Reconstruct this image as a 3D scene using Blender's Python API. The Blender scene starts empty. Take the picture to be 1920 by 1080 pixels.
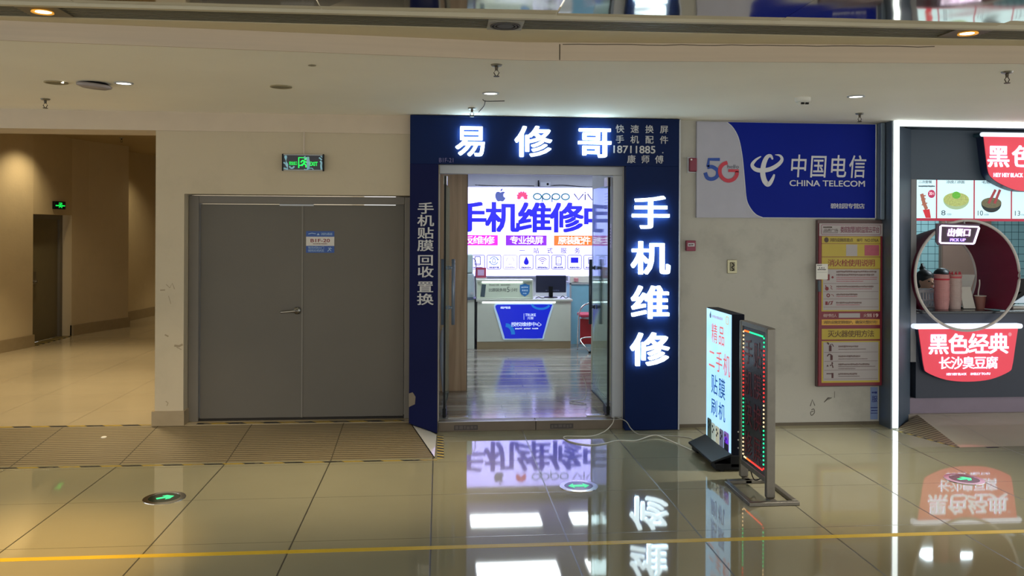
import bpy, bmesh, math, random
from mathutils import Vector, Matrix
random.seed(7)
PI = math.pi
SC = bpy.context.scene
COL = SC.collection

# ------------------------------------------------------------------ camera
cam_d = bpy.data.cameras.new('camera')
cam = bpy.data.objects.new('camera', cam_d)
COL.objects.link(cam)
YAW, ROLL = math.radians(5.0), 0.0045
_fw = Vector((math.sin(YAW), math.cos(YAW), 0))
_rt = Vector((math.cos(YAW), -math.sin(YAW), 0))
_up = Vector((0, 0, 1))
_cr = (_rt + ROLL*_up).normalized()
_cu = (_up - ROLL*_rt).normalized()
m = Matrix((_cr, _cu, -_fw)).transposed().to_4x4()
m.translation = Vector((0, -7.43, 1.8))
cam.matrix_world = m
cam_d.sensor_width = 36
cam_d.lens = 1560/1920*36
cam_d.shift_y = -110/1920
cam_d.clip_start = 0.05
SC.camera = cam

# ------------------------------------------------------------------ world, exposure, lamps
SC.view_settings.view_transform = 'Standard'
SC.view_settings.look = 'None'
SC.view_settings.exposure = 0.7
SC.view_settings.gamma = 1.0
SC.view_settings.use_curve_mapping = False
w = bpy.data.worlds.new('world')
SC.world = w
w.use_nodes = True
w.node_tree.nodes['Background'].inputs[0].default_value = (0.93, 0.93, 0.90, 1)
w.node_tree.nodes['Background'].inputs[1].default_value = 1.2

def lamp(kind, loc, power, col, size=0.08, cone=110, blend=0.6, target=None, sx=None, sy=None):
    d = bpy.data.lights.new('lamp_light', kind)
    d.energy = power
    d.color = col
    if kind == 'SPOT':
        d.spot_size = math.radians(cone); d.spot_blend = blend; d.shadow_soft_size = size
    elif kind == 'AREA':
        d.shape = 'RECTANGLE'; d.size = sx; d.size_y = sy
    else:
        d.shadow_soft_size = size
    o = bpy.data.objects.new('lamp_light', d)
    COL.objects.link(o)
    o.location = loc
    if target is not None:
        o.rotation_euler = (Vector(target)-Vector(loc)).to_track_quat('-Z', 'Y').to_euler()
    return o

WARM, AMBER, COOL, NEUT = (1, 0.80, 0.50), (1, 0.60, 0.20), (0.82, 0.93, 1.0), (1, 0.93, 0.80)
# downlights of the low ceiling
lamp('SPOT', (-2.18, -1.455, 2.77), 125, WARM, 0.04, 85, 0.9)
lamp('SPOT', (0.373, -1.317, 2.77), 140, WARM, 0.04, 58, 1.0, target=(-0.25, -1.35, 0))
lamp('SPOT', (3.086, -1.483, 2.77), 175, NEUT, 0.04, 70, 0.9)
# downlights in the slot grille
lamp('SPOT', (-2.01, -3.0, 2.87), 290, AMBER, 0.05, 46, 1.0, target=(-2.35, -2.75, 0))
lamp('SPOT', (2.90, -3.12, 2.87), 25, AMBER, 0.05, 75, 0.9)
# unseen spots behind the camera, added as fill light for the hall
for lx in (-5.2, -1.2, 2.0, 6.0):
    lamp('SPOT', (lx, -8.6, 2.87), 100, NEUT, 0.1, 150, 0.6)
# service corridor wall washers
CORR = (1, 0.80, 0.48)
lamp('SPOT', (-5.42, 4.65, 3.14), 42, CORR, 0.05, 120, 0.9)
lamp('SPOT', (-5.05, 8.0, 3.14), 30, CORR, 0.05, 120, 0.9)
lamp('SPOT', (-3.25, 1.0, 3.14), 300, CORR, 0.30, 85, 0.8)
lamp('SPOT', (-4.6, 3.2, 3.14), 220, CORR, 0.08, 85, 0.8)
lamp('SPOT', (-3.6, 9.5, 3.14), 120, CORR, 0.08, 85, 0.8)

# ------------------------------------------------------------------ helpers: materials
def lin(c):
    out = []
    for v in c[:3]:
        v /= 255.0
        out.append(v/12.92 if v <= 0.04045 else ((v+0.055)/1.055)**2.4)
    return out

def N(nt, t, **kw):
    n = nt.nodes.new(t)
    for k, v in kw.items():
        setattr(n, k, v)
    return n

def mth(nt, op, a, b=None, c=None):
    n = nt.nodes.new('ShaderNodeMath'); n.operation = op
    for i, v in enumerate((a, b, c)):
        if v is None: continue
        if isinstance(v, (int, float)): n.inputs[i].default_value = v
        else: nt.links.new(v, n.inputs[i])
    return n.outputs[0]

def mixc(nt, f, a, b):
    n = nt.nodes.new('ShaderNodeMix'); n.data_type = 'RGBA'
    for i, v in ((0, f), (6, a), (7, b)):
        if hasattr(v, 'is_output'): nt.links.new(v, n.inputs[i])
        elif i == 0: n.inputs[0].default_value = v
        else: n.inputs[i].default_value = (*v[:3], 1)
    return n.outputs[2]

def base(name):
    mt = bpy.data.materials.new(name); mt.use_nodes = True
    nt = mt.node_tree
    return mt, nt, nt.nodes['Principled BSDF']

def mat(name, col, rough=0.5, metal=0.0, emit=0.0, ecol=None, var=0.06, vscale=6.0, bump=0.0, bscale=60.0, spec=0.5, coat=0.0, stretch=None):
    mt, nt, b = base(name)
    c = lin(col)
    tc = N(nt, 'ShaderNodeTexCoord')
    mp = N(nt, 'ShaderNodeMapping')
    nt.links.new(tc.outputs['Object'], mp.inputs[0])
    if stretch: mp.inputs['Scale'].default_value = stretch
    nz = N(nt, 'ShaderNodeTexNoise'); nz.inputs['Scale'].default_value = vscale; nz.inputs['Detail'].default_value = 5
    nt.links.new(mp.outputs[0], nz.inputs['Vector'])
    o = mixc(nt, nz.outputs[0], [max(0, v*(1-2*var)) for v in c], [min(1, v*(1+2*var)) for v in c])
    nt.links.new(o, b.inputs['Base Color'])
    b.inputs['Roughness'].default_value = rough
    b.inputs['Metallic'].default_value = metal
    b.inputs['Specular IOR Level'].default_value = spec
    b.inputs['Coat Weight'].default_value = coat
    if emit:
        e = lin(ecol or col)
        b.inputs['Emission Color'].default_value = (*e, 1)
        b.inputs['Emission Strength'].default_value = emit*0.62
    if bump:
        n2 = N(nt, 'ShaderNodeTexNoise'); n2.inputs['Scale'].default_value = bscale
        nt.links.new(mp.outputs[0], n2.inputs['Vector'])
        bp = N(nt, 'ShaderNodeBump'); bp.inputs['Strength'].default_value = bump; bp.inputs['Distance'].default_value = 0.01
        nt.links.new(n2.outputs[0], bp.inputs['Height'])
        nt.links.new(bp.outputs[0], b.inputs['Normal'])
    return mt

def line_mask(nt, v, x0, p, wd):
    """1 on thin lines at x0 + k*p"""
    t = mth(nt, 'FRACT', mth(nt, 'DIVIDE', mth(nt, 'SUBTRACT', v, x0-wd/2), p))
    return mth(nt, 'LESS_THAN', t, wd/p)

def tile_floor(name, col, rough, jx, jy, px, py, wx=0.004, wy=0.003, ribs=False, var=0.05, coat=0.0, dark=0.35, ior=1.5):
    mt, nt, b = base(name)
    c = lin(col)
    g = N(nt, 'ShaderNodeNewGeometry')
    s = N(nt, 'ShaderNodeSeparateXYZ'); nt.links.new(g.outputs['Position'], s.inputs[0])
    nz = N(nt, 'ShaderNodeTexNoise'); nz.inputs['Scale'].default_value = 1.6; nz.inputs['Detail'].default_value = 6
    nt.links.new(g.outputs['Position'], nz.inputs['Vector'])
    colr = mixc(nt, nz.outputs[0], [v*(1-2*var) for v in c], [v*(1+2*var) for v in c])
    mk = mth(nt, 'MAXIMUM', line_mask(nt, s.outputs[0], jx, px, wx), mth(nt, 'MULTIPLY', line_mask(nt, s.outputs[1], jy, py, wy), 0.6))
    h = None
    if ribs:
        rb = line_mask(nt, s.outputs[1], 0.0, 0.042, 0.013)
        colr = mixc(nt, mth(nt, 'MULTIPLY', rb, 0.9), colr, [v*0.25 for v in c])
        h = rb
    colr = mixc(nt, mk, colr, [v*dark for v in c])
    nt.links.new(colr, b.inputs['Base Color'])
    n2 = N(nt, 'ShaderNodeTexNoise'); n2.inputs['Scale'].default_value = 0.9; n2.inputs['Detail'].default_value = 2
    nt.links.new(g.outputs['Position'], n2.inputs['Vector'])
    rr = mth(nt, 'ADD', mth(nt, 'MULTIPLY', n2.outputs[0], rough*0.5), rough*0.75)
    rr = mth(nt, 'ADD', rr, mth(nt, 'MULTIPLY', mk, 0.3))
    nt.links.new(rr, b.inputs['Roughness'])
    b.inputs['IOR'].default_value = ior
    bp = N(nt, 'ShaderNodeBump'); bp.inputs['Strength'].default_value = 0.35; bp.inputs['Distance'].default_value = 0.002
    hh = mth(nt, 'SUBTRACT', 1.0, mth(nt, 'MAXIMUM', mk, h) if h is not None else mk)
    nt.links.new(hh, bp.inputs['Height']); nt.links.new(bp.outputs[0], b.inputs['Normal'])
    return mt

def wood_mat(name, c1, c2, rough, scale, axis=2, plank=None):
    mt, nt, b = base(name)
    g = N(nt, 'ShaderNodeNewGeometry')
    mp = N(nt, 'ShaderNodeMapping'); nt.links.new(g.outputs['Position'], mp.inputs[0])
    sc = [scale, scale, scale]; sc[axis] = scale*0.06
    mp.inputs['Scale'].default_value = sc
    nz = N(nt, 'ShaderNodeTexNoise'); nz.inputs['Scale'].default_value = 1.0; nz.inputs['Detail'].default_value = 6; nz.inputs['Distortion'].default_value = 0.6
    nt.links.new(mp.outputs[0], nz.inputs['Vector'])
    cr = N(nt, 'ShaderNodeValToRGB')
    cr.color_ramp.elements[0].position = 0.34; cr.color_ramp.elements[1].position = 0.68
    cr.color_ramp.elements[0].color = (*lin(c1), 1); cr.color_ramp.elements[1].color = (*lin(c2), 1)
    nt.links.new(nz.outputs[0], cr.inputs[0])
    out = cr.outputs[0]
    if plank:
        s = N(nt, 'ShaderNodeSeparateXYZ'); nt.links.new(g.outputs['Position'], s.inputs[0])
        row = mth(nt, 'FLOOR', mth(nt, 'DIVIDE', s.outputs[plank[0]], plank[1]))
        wn = N(nt, 'ShaderNodeTexWhiteNoise', noise_dimensions='1D'); nt.links.new(row, wn.inputs['W'])
        out = mixc(nt, mth(nt, 'MULTIPLY', wn.outputs[0], 0.55), out, [v*0.45 for v in lin(c1)])
        l1 = line_mask(nt, s.outputs[plank[0]], 0, plank[1], 0.006)
        sh = mth(nt, 'ADD', s.outputs[axis], mth(nt, 'MULTIPLY', mth(nt, 'MODULO', row, 3.0), 0.31))
        l2 = line_mask(nt, sh, 0, 0.92, 0.007)
        out = mixc(nt, mth(nt, 'MULTIPLY', mth(nt, 'MAXIMUM', l1, l2), 0.7), out, (0.03, 0.028, 0.026))
    nt.links.new(out, b.inputs['Base Color'])
    b.inputs['Roughness'].default_value = rough
    if plank: b.inputs['IOR'].default_value = 1.8
    return mt

def wall_mat(name, col, stain=0.25, rough=0.7):
    """painted plaster with scuffs that thicken in patches"""
    mt, nt, b = base(name)
    c = lin(col)
    g = N(nt, 'ShaderNodeNewGeometry')
    a = N(nt, 'ShaderNodeTexNoise'); a.inputs['Scale'].default_value = 2.2; a.inputs['Detail'].default_value = 8; a.inputs['Roughness'].default_value = 0.65
    nt.links.new(g.outputs['Position'], a.inputs['Vector'])
    cr = N(nt, 'ShaderNodeValToRGB'); cr.color_ramp.elements[0].position = 0.50; cr.color_ramp.elements[1].position = 0.78
    nt.links.new(a.outputs[0], cr.inputs[0])
    o = mixc(nt, mth(nt, 'MULTIPLY', cr.outputs[0], stain), c, [v*0.45 for v in c])
    nt.links.new(o, b.inputs['Base Color'])
    b.inputs['Roughness'].default_value = rough
    n2 = N(nt, 'ShaderNodeTexNoise'); n2.inputs['Scale'].default_value = 30
    nt.links.new(g.outputs['Position'], n2.inputs['Vector'])
    bp = N(nt, 'ShaderNodeBump'); bp.inputs['Strength'].default_value = 0.12; bp.inputs['Distance'].default_value = 0.01
    nt.links.new(n2.outputs[0], bp.inputs['Height']); nt.links.new(bp.outputs[0], b.inputs['Normal'])
    return mt

def grid_mat(name, col, jc, p, wd, rough):
    mt, nt, b = base(name)
    g = N(nt, 'ShaderNodeNewGeometry')
    s = N(nt, 'ShaderNodeSeparateXYZ'); nt.links.new(g.outputs['Position'], s.inputs[0])
    mk = mth(nt, 'MAXIMUM', mth(nt, 'MAXIMUM', line_mask(nt, s.outputs[0], 0, p, wd), line_mask(nt, s.outputs[2], 0, p, wd)), 0.0)
    nt.links.new(mixc(nt, mk, lin(col), lin(jc)), b.inputs['Base Color'])
    b.inputs['Roughness'].default_value = rough
    return mt

def stripe_mat(name, c1, c2, vec, p, rough=0.5):
    """diagonal hazard stripes"""
    mt, nt, b = base(name)
    g = N(nt, 'ShaderNodeNewGeometry')
    d = N(nt, 'ShaderNodeVectorMath', operation='DOT_PRODUCT'); d.inputs[1].default_value = vec
    nt.links.new(g.outputs['Position'], d.inputs[0])
    t = mth(nt, 'LESS_THAN', mth(nt, 'FRACT', mth(nt, 'DIVIDE', d.outputs['Value'], p)), 0.5)
    nz = N(nt, 'ShaderNodeTexNoise'); nz.inputs['Scale'].default_value = 9
    nt.links.new(g.outputs['Position'], nz.inputs['Vector'])
    o = mixc(nt, t, lin(c1), lin(c2))
    o = mixc(nt, mth(nt, 'MULTIPLY', mth(nt, 'GREATER_THAN', nz.outputs[0], 0.6), 0.5), o, lin((120, 110, 90)))
    nt.links.new(o, b.inputs['Base Color']); b.inputs['Roughness'].default_value = rough
    return mt

def glass_mat(name, tint, body=0.05):
    mt = bpy.data.materials.new(name); mt.use_nodes = True
    nt = mt.node_tree; nt.nodes.clear()
    out = N(nt, 'ShaderNodeOutputMaterial')
    tr = N(nt, 'ShaderNodeBsdfTransparent'); tr.inputs[0].default_value = (*tint, 1)
    gl = N(nt, 'ShaderNodeBsdfGlossy'); gl.inputs['Roughness'].default_value = 0.02; gl.inputs[0].default_value = (0.9, 1, 0.97, 1)
    df = N(nt, 'ShaderNodeBsdfDiffuse'); df.inputs[0].default_value = (0.55, 0.7, 0.68, 1)
    fr = N(nt, 'ShaderNodeFresnel'); fr.inputs[0].default_value = 1.28
    nz = N(nt, 'ShaderNodeTexNoise'); nz.inputs['Scale'].default_value = 3
    m1 = N(nt, 'ShaderNodeMixShader'); m2 = N(nt, 'ShaderNodeMixShader')
    nt.links.new(mth(nt, 'MULTIPLY', nz.outputs[0], body*2), m2.inputs[0])
    nt.links.new(tr.outputs[0], m2.inputs[1]); nt.links.new(df.outputs[0], m2.inputs[2])
    nt.links.new(mth(nt, 'MULTIPLY', fr.outputs[0], 0.35), m1.inputs[0])
    nt.links.new(m2.outputs[0], m1.inputs[1]); nt.links.new(gl.outputs[0], m1.inputs[2])
    nt.links.new(m1.outputs[0], out.inputs[0])
    return mt

def mirror_mat(name, col, rough=0.06):
    mt, nt, b = base(name)
    g = N(nt, 'ShaderNodeNewGeometry')
    b.inputs['Base Color'].default_value = (*lin(col), 1)
    b.inputs['Metallic'].default_value = 1.0
    b.inputs['Roughness'].default_value = rough
    n2 = N(nt, 'ShaderNodeTexNoise'); n2.inputs['Scale'].default_value = 1.7; n2.inputs['Detail'].default_value = 1
    nt.links.new(g.outputs['Position'], n2.inputs['Vector'])
    bp = N(nt, 'ShaderNodeBump'); bp.inputs['Strength'].default_value = 0.12; bp.inputs['Distance'].default_value = 0.05
    nt.links.new(n2.outputs[0], bp.inputs['Height']); nt.links.new(bp.outputs[0], b.inputs['Normal'])
    return mt

# ------------------------------------------------------------------ helpers: meshes
def nb(): return bmesh.new()

def box(bm, x0, x1, y0, y1, z0, z1):
    v = [bm.verts.new((x, y, z)) for x in (x0, x1) for y in (y0, y1) for z in (z0, z1)]
    for f in ((0, 1, 3, 2), (4, 6, 7, 5), (0, 4, 5, 1), (2, 3, 7, 6), (0, 2, 6, 4), (1, 5, 7, 3)):
        bm.faces.new([v[i] for i in f])
    return bm

def basis(d):
    d = Vector(d).normalized()
    a = Vector((0, 0, 1)) if abs(d.z) < 0.9 else Vector((1, 0, 0))
    u = d.cross(a).normalized()
    return u, u.cross(d).normalized()

def cyl(bm, p0, p1, r0, r1=None, n=20, cap=True):
    r1 = r0 if r1 is None else r1
    p0, p1 = Vector(p0), Vector(p1)
    u, v = basis(p1-p0)
    A, B = [], []
    for i in range(n):
        a = 2*PI*i/n
        d = u*math.cos(a)+v*math.sin(a)
        A.append(bm.verts.new(p0+d*r0)); B.append(bm.verts.new(p1+d*r1))
    for i in range(n):
        j = (i+1) % n
        bm.faces.new((A[i], A[j], B[j], B[i]))
    if cap:
        bm.faces.new(A[::-1]); bm.faces.new(B)
    return bm

def tube(bm, pts, r, n=8, closed=False):
    pts = [Vector(p) for p in pts]
    L = len(pts)
    rings = []
    pu = None
    for i, p in enumerate(pts):
        if closed: d = pts[(i+1) % L]-pts[i-1]
        else: d = pts[min(i+1, L-1)]-pts[max(i-1, 0)]
        d.normalize()
        if pu is None: u, v = basis(d)
        else:
            u = (pu-d*pu.dot(d)).normalized(); v = d.cross(u)
        pu = u
        rings.append([bm.verts.new(p+(u*math.cos(2*PI*k/n)+v*math.sin(2*PI*k/n))*r) for k in range(n)])
    for i in range(L if closed else L-1):
        a, b = rings[i], rings[(i+1) % L]
        for k in range(n):
            bm.faces.new((a[k], a[(k+1) % n], b[(k+1) % n], b[k]))
    if not closed:
        bm.faces.new(rings[0][::-1]); bm.faces.new(rings[-1])
    return bm

def smooth_path(pts, k=6):
    P = [Vector(p) for p in pts]
    out = []
    for i in range(len(P)-1):
        p0, p1, p2, p3 = P[max(i-1, 0)], P[i], P[i+1], P[min(i+2, len(P)-1)]
        for j in range(k):
            t = j/k
            out.append(0.5*((2*p1)+(p2-p0)*t+(2*p0-5*p1+4*p2-p3)*t*t+(3*p1-p0-3*p2+p3)*t**3))
    out.append(P[-1])
    return out

def lathe(bm, prof, c, n=24, axis=(0, 0, 1)):
    """prof: [(r, h)] along axis from c"""
    c = Vector(c); ax = Vector(axis).normalized()
    u, v = basis(ax)
    rings = []
    for r, h in prof:
        rings.append([bm.verts.new(c+ax*h+(u*math.cos(2*PI*k/n)+v*math.sin(2*PI*k/n))*max(r, 1e-4)) for k in range(n)])
    for a, b in zip(rings, rings[1:]):
        for k in range(n):
            bm.faces.new((a[k], a[(k+1) % n], b[(k+1) % n], b[k]))
    bm.faces.new(rings[0][::-1]); bm.faces.new(rings[-1])
    return bm

class Plane:
    """a flat working plane: o + U*u + V*v + N*w"""
    def __init__(s, o, U=(1, 0, 0), V=(0, 0, 1), Nn=(0, -1, 0)):
        s.o, s.U, s.V, s.N = Vector(o), Vector(U), Vector(V), Vector(Nn)
    def __call__(s, u, v, w=0): return s.o+s.U*u+s.V*v+s.N*w

def front(y): return Plane((0, y, 0))          # faces the hall (-Y)
def facing_left(x): return Plane((x, 0, 0), (0, -1, 0), (0, 0, 1), (-1, 0, 0))

def prism(bm, pl, pts, w0, w1):
    a = [bm.verts.new(pl(u, v, w0)) for u, v in pts]
    b = [bm.verts.new(pl(u, v, w1)) for u, v in pts]
    n = len(pts)
    bm.faces.new(a[::-1]); bm.faces.new(b)
    for i in range(n):
        bm.faces.new((a[i], a[(i+1) % n], b[(i+1) % n], b[i]))
    return bm

def rect(bm, pl, u0, u1, v0, v1, w0, w1): return prism(bm, pl, [(u0, v0), (u1, v0), (u1, v1), (u0, v1)], w0, w1)

def rrect(u0, u1, v0, v1, r, k=4):
    out = []
    for cx, cy, a0 in ((u1-r, v0+r, -90), (u1-r, v1-r, 0), (u0+r, v1-r, 90), (u0+r, v0+r, 180)):
        for i in range(k+1):
            a = math.radians(a0+90*i/k)
            out.append((cx+r*math.cos(a), cy+r*math.sin(a)))
    return out

def ell(cx, cy, rx, ry, n=24, a0=0, a1=360):
    full = a1-a0 == 360
    return [(cx+rx*math.cos(math.radians(a0+(a1-a0)*i/(n if full else n-1))), cy+ry*math.sin(math.radians(a0+(a1-a0)*i/(n if full else n-1)))) for i in range(n)]

def stroke(bm, pl, pts, wd, w0, w1, closed=False):
    """a drawn line of varying width, as a thin solid"""
    P = [Vector(p) for p in pts]
    L = len(P)
    if isinstance(wd, (int, float)): wd = [wd]*L
    rows = []
    for i in range(L):
        d = (P[(i+1) % L]-P[i-1]) if closed else P[min(i+1, L-1)]-P[max(i-1, 0)]
        d.normalize()
        nn = Vector((-d.y, d.x))*wd[i]/2
        a, b = P[i]+nn, P[i]-nn
        rows.append([bm.verts.new(pl(a.x, a.y, w1)), bm.verts.new(pl(b.x, b.y, w1)), bm.verts.new(pl(a.x, a.y, w0)), bm.verts.new(pl(b.x, b.y, w0))])
    for i in range(L if closed else L-1):
        a, b = rows[i], rows[(i+1) % L]
        bm.faces.new((a[0], a[1], b[1], b[0])); bm.faces.new((a[1], a[3], b[3], b[1])); bm.faces.new((a[0], b[0], b[2], a[2]))
    if not closed:
        for a in (rows[0], rows[-1]): bm.faces.new((a[0], a[1], a[3], a[2]))
    return bm

def spath(pts, k=6):
    return [(p.x, p.y) for p in smooth_path([(a, b, 0) for a, b in pts], k)]

_G = {}
def glyph(body, bold):
    key = (body, bold)
    if key not in _G:
        c = bpy.data.curves.new('letters', 'FONT')
        c.body = body; c.resolution_u = 3; c.fill_mode = 'FRONT'
        c.offset = bold
        o = bpy.data.objects.new('letters', c); COL.objects.link(o)
        dg = bpy.context.evaluated_depsgraph_get()
        dg.update()
        me = bpy.data.meshes.new_from_object(o.evaluated_get(dg))
        vs = [(v.co.x, v.co.y) for v in me.vertices]
        fs = [list(p.vertices) for p in me.polygons]
        bpy.data.objects.remove(o); bpy.data.meshes.remove(me); bpy.data.curves.remove(c)
        _G[key] = (vs, fs)
    return _G[key]

def put_glyph(bm, pl, g, f, w0, w1, fat=0.0):
    vs, fs = g
    if fat:
        for i, (dx, dy) in enumerate(((-1, -1), (1, -1), (-1, 1), (1, 1), (0, 1), (0, -1))):
            put_glyph(bm, pl, g, lambda x, y: f(x+dx*fat, y+dy*fat*0.8), w0, w1-(i+1)*2e-5)
    vv = [bm.verts.new(pl(*f(x, y), w1)) for x, y in vs]
    edges = {}
    for p in fs:
        if len(set(p)) < 3: continue
        try: bm.faces.new([vv[i] for i in p])
        except ValueError: continue
        for a, b in zip(p, p[1:]+p[:1]):
            edges[(a, b)] = edges.get((a, b), 0)+1
    if w1-w0 > 0.002:
        lo = {}
        for (a, b) in list(edges):
            if (b, a) in edges: continue
            for i in (a, b):
                if i not in lo: lo[i] = bm.verts.new(pl(*f(*vs[i]), w0))
            try: bm.faces.new((vv[b], vv[a], lo[a], lo[b]))
            except ValueError: pass

_ref = None
def cjk(bm, pl, s, u0, u1, v0, v1, w0=0.0, w1=0.0015, bold=0.0, cw=None, vertical=False, slant=0.0):
    """one line (or column) of Chinese characters whose ink fills the given box"""
    global _ref
    if _ref is None:
        vs = glyph('国', 0.0)[0]
        _ref = (min(x for x, y in vs)-0.015, max(x for x, y in vs)+0.015, min(y for x, y in vs)-0.02, max(y for x, y in vs)+0.03)
    rx0, rx1, ry0, ry1 = _ref
    n = len(s)
    span = (v1-v0) if vertical else (u1-u0)
    if cw is None: cw = span/(n+(n-1)*0.06)
    pitch = (span-cw)/(n-1) if n > 1 else 0
    for i, ch in enumerate(s):
        if ch == ' ': continue
        if vertical: a0, a1, b1 = u0, u1, v1-i*pitch; b0 = b1-cw
        else: a0, b0, b1 = u0+i*pitch, v0, v1; a1 = a0+cw
        sx, sy = (a1-a0)/(rx1-rx0), (b1-b0)/(ry1-ry0)
        put_glyph(bm, pl, glyph(ch, 0.0), lambda x, y: (a0+(x-rx0)*sx+slant*(y-ry0)*sy, b0+(y-ry0)*sy), w0, w1, bold)
    return bm

def latin(bm, pl, s, u0, u1, v0, v1, w0=0.0, w1=0.0015, bold=0.0, slant=0.0):
    g = glyph(s, 0.0)
    xs = [x for x, y in g[0]]; ys = [y for x, y in g[0]]
    x0, x1, y0, y1 = min(xs), max(xs), min(ys), max(ys)
    put_glyph(bm, pl, g, lambda x, y: (u0+(x-x0)/(x1-x0)*(u1-u0)+slant*(y-y0)/(y1-y0)*(v1-v0), v0+(y-y0)/(y1-y0)*(v1-v0)), w0, w1, bold)
    return bm

def dashes(bm, pl, u0, u1, v, h, w1=0.0012, seed=0, gap=0.25):
    """a line of print too small to read"""
    r = random.Random(seed)
    u = u0
    while u < u1-h*0.3:
        l = h*r.uniform(0.45, 1.1)
        rect(bm, pl, u, min(u+l, u1), v-h/2*r.uniform(0.6, 1), v+h/2*r.uniform(0.6, 1), 0, w1)
        u += l+h*gap
    return bm

# ------------------------------------------------------------------ helpers: objects
WPOS = {}
def obj(name, bm, m, parent=None, bevel=0.0, smooth=False, keep=False, norm=True):
    me = bpy.data.meshes.new(name)
    if norm: bmesh.ops.recalc_face_normals(bm, faces=bm.faces[:])
    bm.to_mesh(me); bm.free()
    for x in (m if isinstance(m, (list, tuple)) else [m]): me.materials.append(x)
    if smooth:
        for p in me.polygons: p.use_smooth = True
    o = bpy.data.objects.new(name, me); COL.objects.link(o)
    if keep: c = Vector((0, 0, 0))
    else:
        xs = [v.co for v in me.vertices]
        mn = [min(v[i] for v in xs) for i in range(3)]; mx = [max(v[i] for v in xs) for i in range(3)]
        c = Vector(((mn[0]+mx[0])/2, (mn[1]+mx[1])/2, mn[2]))
        me.transform(Matrix.Translation(-c))
    WPOS[o.name] = c
    if parent is not None:
        o.parent = parent; o.location = c-WPOS[parent.name]
    else: o.location = c
    if bevel:
        b = o.modifiers.new('edge', 'BEVEL'); b.width = bevel; b.segments = 2; b.limit_method = 'ANGLE'
    if smooth:
        for p in me.polygons: p.use_smooth = True
    return o

def tag(o, label, cat, group=None, kind=None):
    if label: o['label'] = label
    if cat: o['category'] = cat
    if group: o['group'] = group
    if kind: o['kind'] = kind
    return o

def thing(name, label, cat, loc, group=None, kind=None):
    o = bpy.data.objects.new(name, None); COL.objects.link(o)
    o.empty_display_size = 0.1
    o.location = loc; WPOS[o.name] = Vector(loc)
    return tag(o, label, cat, group, kind)

def struct(name, bm, m, label=None, **kw):
    o = obj(name, bm, m, **kw); o['kind'] = 'structure'
    if label: o['label'] = label
    return o

def dup(root, loc, label=None, rotz=None):
    r = root.copy(); COL.objects.link(r); r.location = loc
    if label: r['label'] = label
    if rotz is not None: r.rotation_euler = (0, 0, rotz)
    for ch in list(root.children):
        c = ch.copy(); COL.objects.link(c); c.parent = r
        for g in ch.children:
            d = g.copy(); COL.objects.link(d); d.parent = c
    return r

# ------------------------------------------------------------------ materials
M = {}
M['floor'] = tile_floor('floor_tile', (147, 143, 119), 0.038, -0.04, -0.19, 0.79, 0.79, wx=0.009, wy=0.006, ior=1.7, dark=0.18)
M['cfloor'] = tile_floor('corridor_tile', (170, 158, 134), 0.12, -0.04, -0.19, 0.79, 0.79, wx=0.004, wy=0.004)
M['ramp'] = tile_floor('ribbed_tile', (128, 116, 92), 0.42, -0.04, -0.9, 0.79, 5, wx=0.010, ribs=True)
M['ramp_gloss'] = tile_floor('ramp_gloss_tile', (176, 168, 152), 0.07, 4.7, -0.9, 0.79, 5, wx=0.006)
M['wall'] = wall_mat('wall_paint', (186, 174, 150), 0.22)
M['wallR'] = wall_mat('wall_paint_scuffed', (178, 176, 168), 0.5)
M['ceil'] = mat('ceiling_paint', (238, 233, 220), 0.75, var=0.03, vscale=1.5)
M['fascia'] = mat('fascia_board', (196, 180, 160), 0.6, var=0.05, vscale=3, stretch=(0.3, 1, 12))
M['mirror'] = mirror_mat('ceiling_mirror_steel', (214, 208, 196))
M['base'] = mat('skirting_stone', (150, 134, 106), 0.3, var=0.08, vscale=12)
M['steel_door'] = mat('door_grey_paint', (98, 94, 87), 0.5, var=0.05, vscale=2, spec=0.3)
M['door_frame'] = mat('door_frame_paint', (108, 103, 95), 0.5, var=0.04)
M['dark_gap'] = mat('dark_gap', (26, 22, 18), 0.8)
M['chrome'] = mat('chrome', (205, 205, 205), 0.18, 1.0, var=0.02)
M['steel'] = mat('brushed_steel', (150, 148, 142), 0.35, 1.0, var=0.05, vscale=30)
M['alu'] = mat('white_aluminium', (176, 180, 186), 0.4, 0.2, var=0.03)
M['black'] = mat('black_plastic', (11, 13, 17), 0.45, var=0.05, spec=0.2)
M['white'] = mat('white_plastic', (215, 214, 208), 0.45, var=0.03)
M['navy'] = mat('navy_panel', (8, 28, 72), 0.55, var=0.10, vscale=2.5, spec=0.12)
M['navy2'] = mat('navy_side_panel', (10, 18, 64), 0.55, var=0.10, vscale=2.5, spec=0.12)
M['silver_txt'] = mat('silver_lettering', (190, 190, 192), 0.5, var=0.03)
M['pale_txt'] = mat('faint_lettering', (110, 104, 150), 0.5, var=0.03)
M['glow'] = mat('lit_letter', (240, 250, 255), 0.4, emit=3.6, ecol=(222, 246, 255), var=0.0)
M['ledstrip'] = mat('led_strip_white', (245, 250, 250), 0.4, emit=3.8, ecol=(236, 250, 250), var=0.0)
M['lampwarm'] = mat('lamp_warm_glow', (255, 240, 210), 0.4, emit=6.0, ecol=(255, 235, 200), var=0)
M['lampwhite'] = mat('lamp_white_glow', (255, 255, 250), 0.4, emit=5.0, ecol=(255, 250, 235), var=0)
M['amber'] = mat('lamp_amber_reflector', (230, 160, 60), 0.25, 0.6, emit=0.5, ecol=(255, 180, 60), var=0.02)
M['yellow'] = mat('yellow_tape', (196, 166, 34), 0.45, var=0.10, vscale=4)
M['hazard'] = stripe_mat('hazard_tape', (150, 126, 44), (16, 15, 14), (1.0, 1.0, 0), 0.30)
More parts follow.
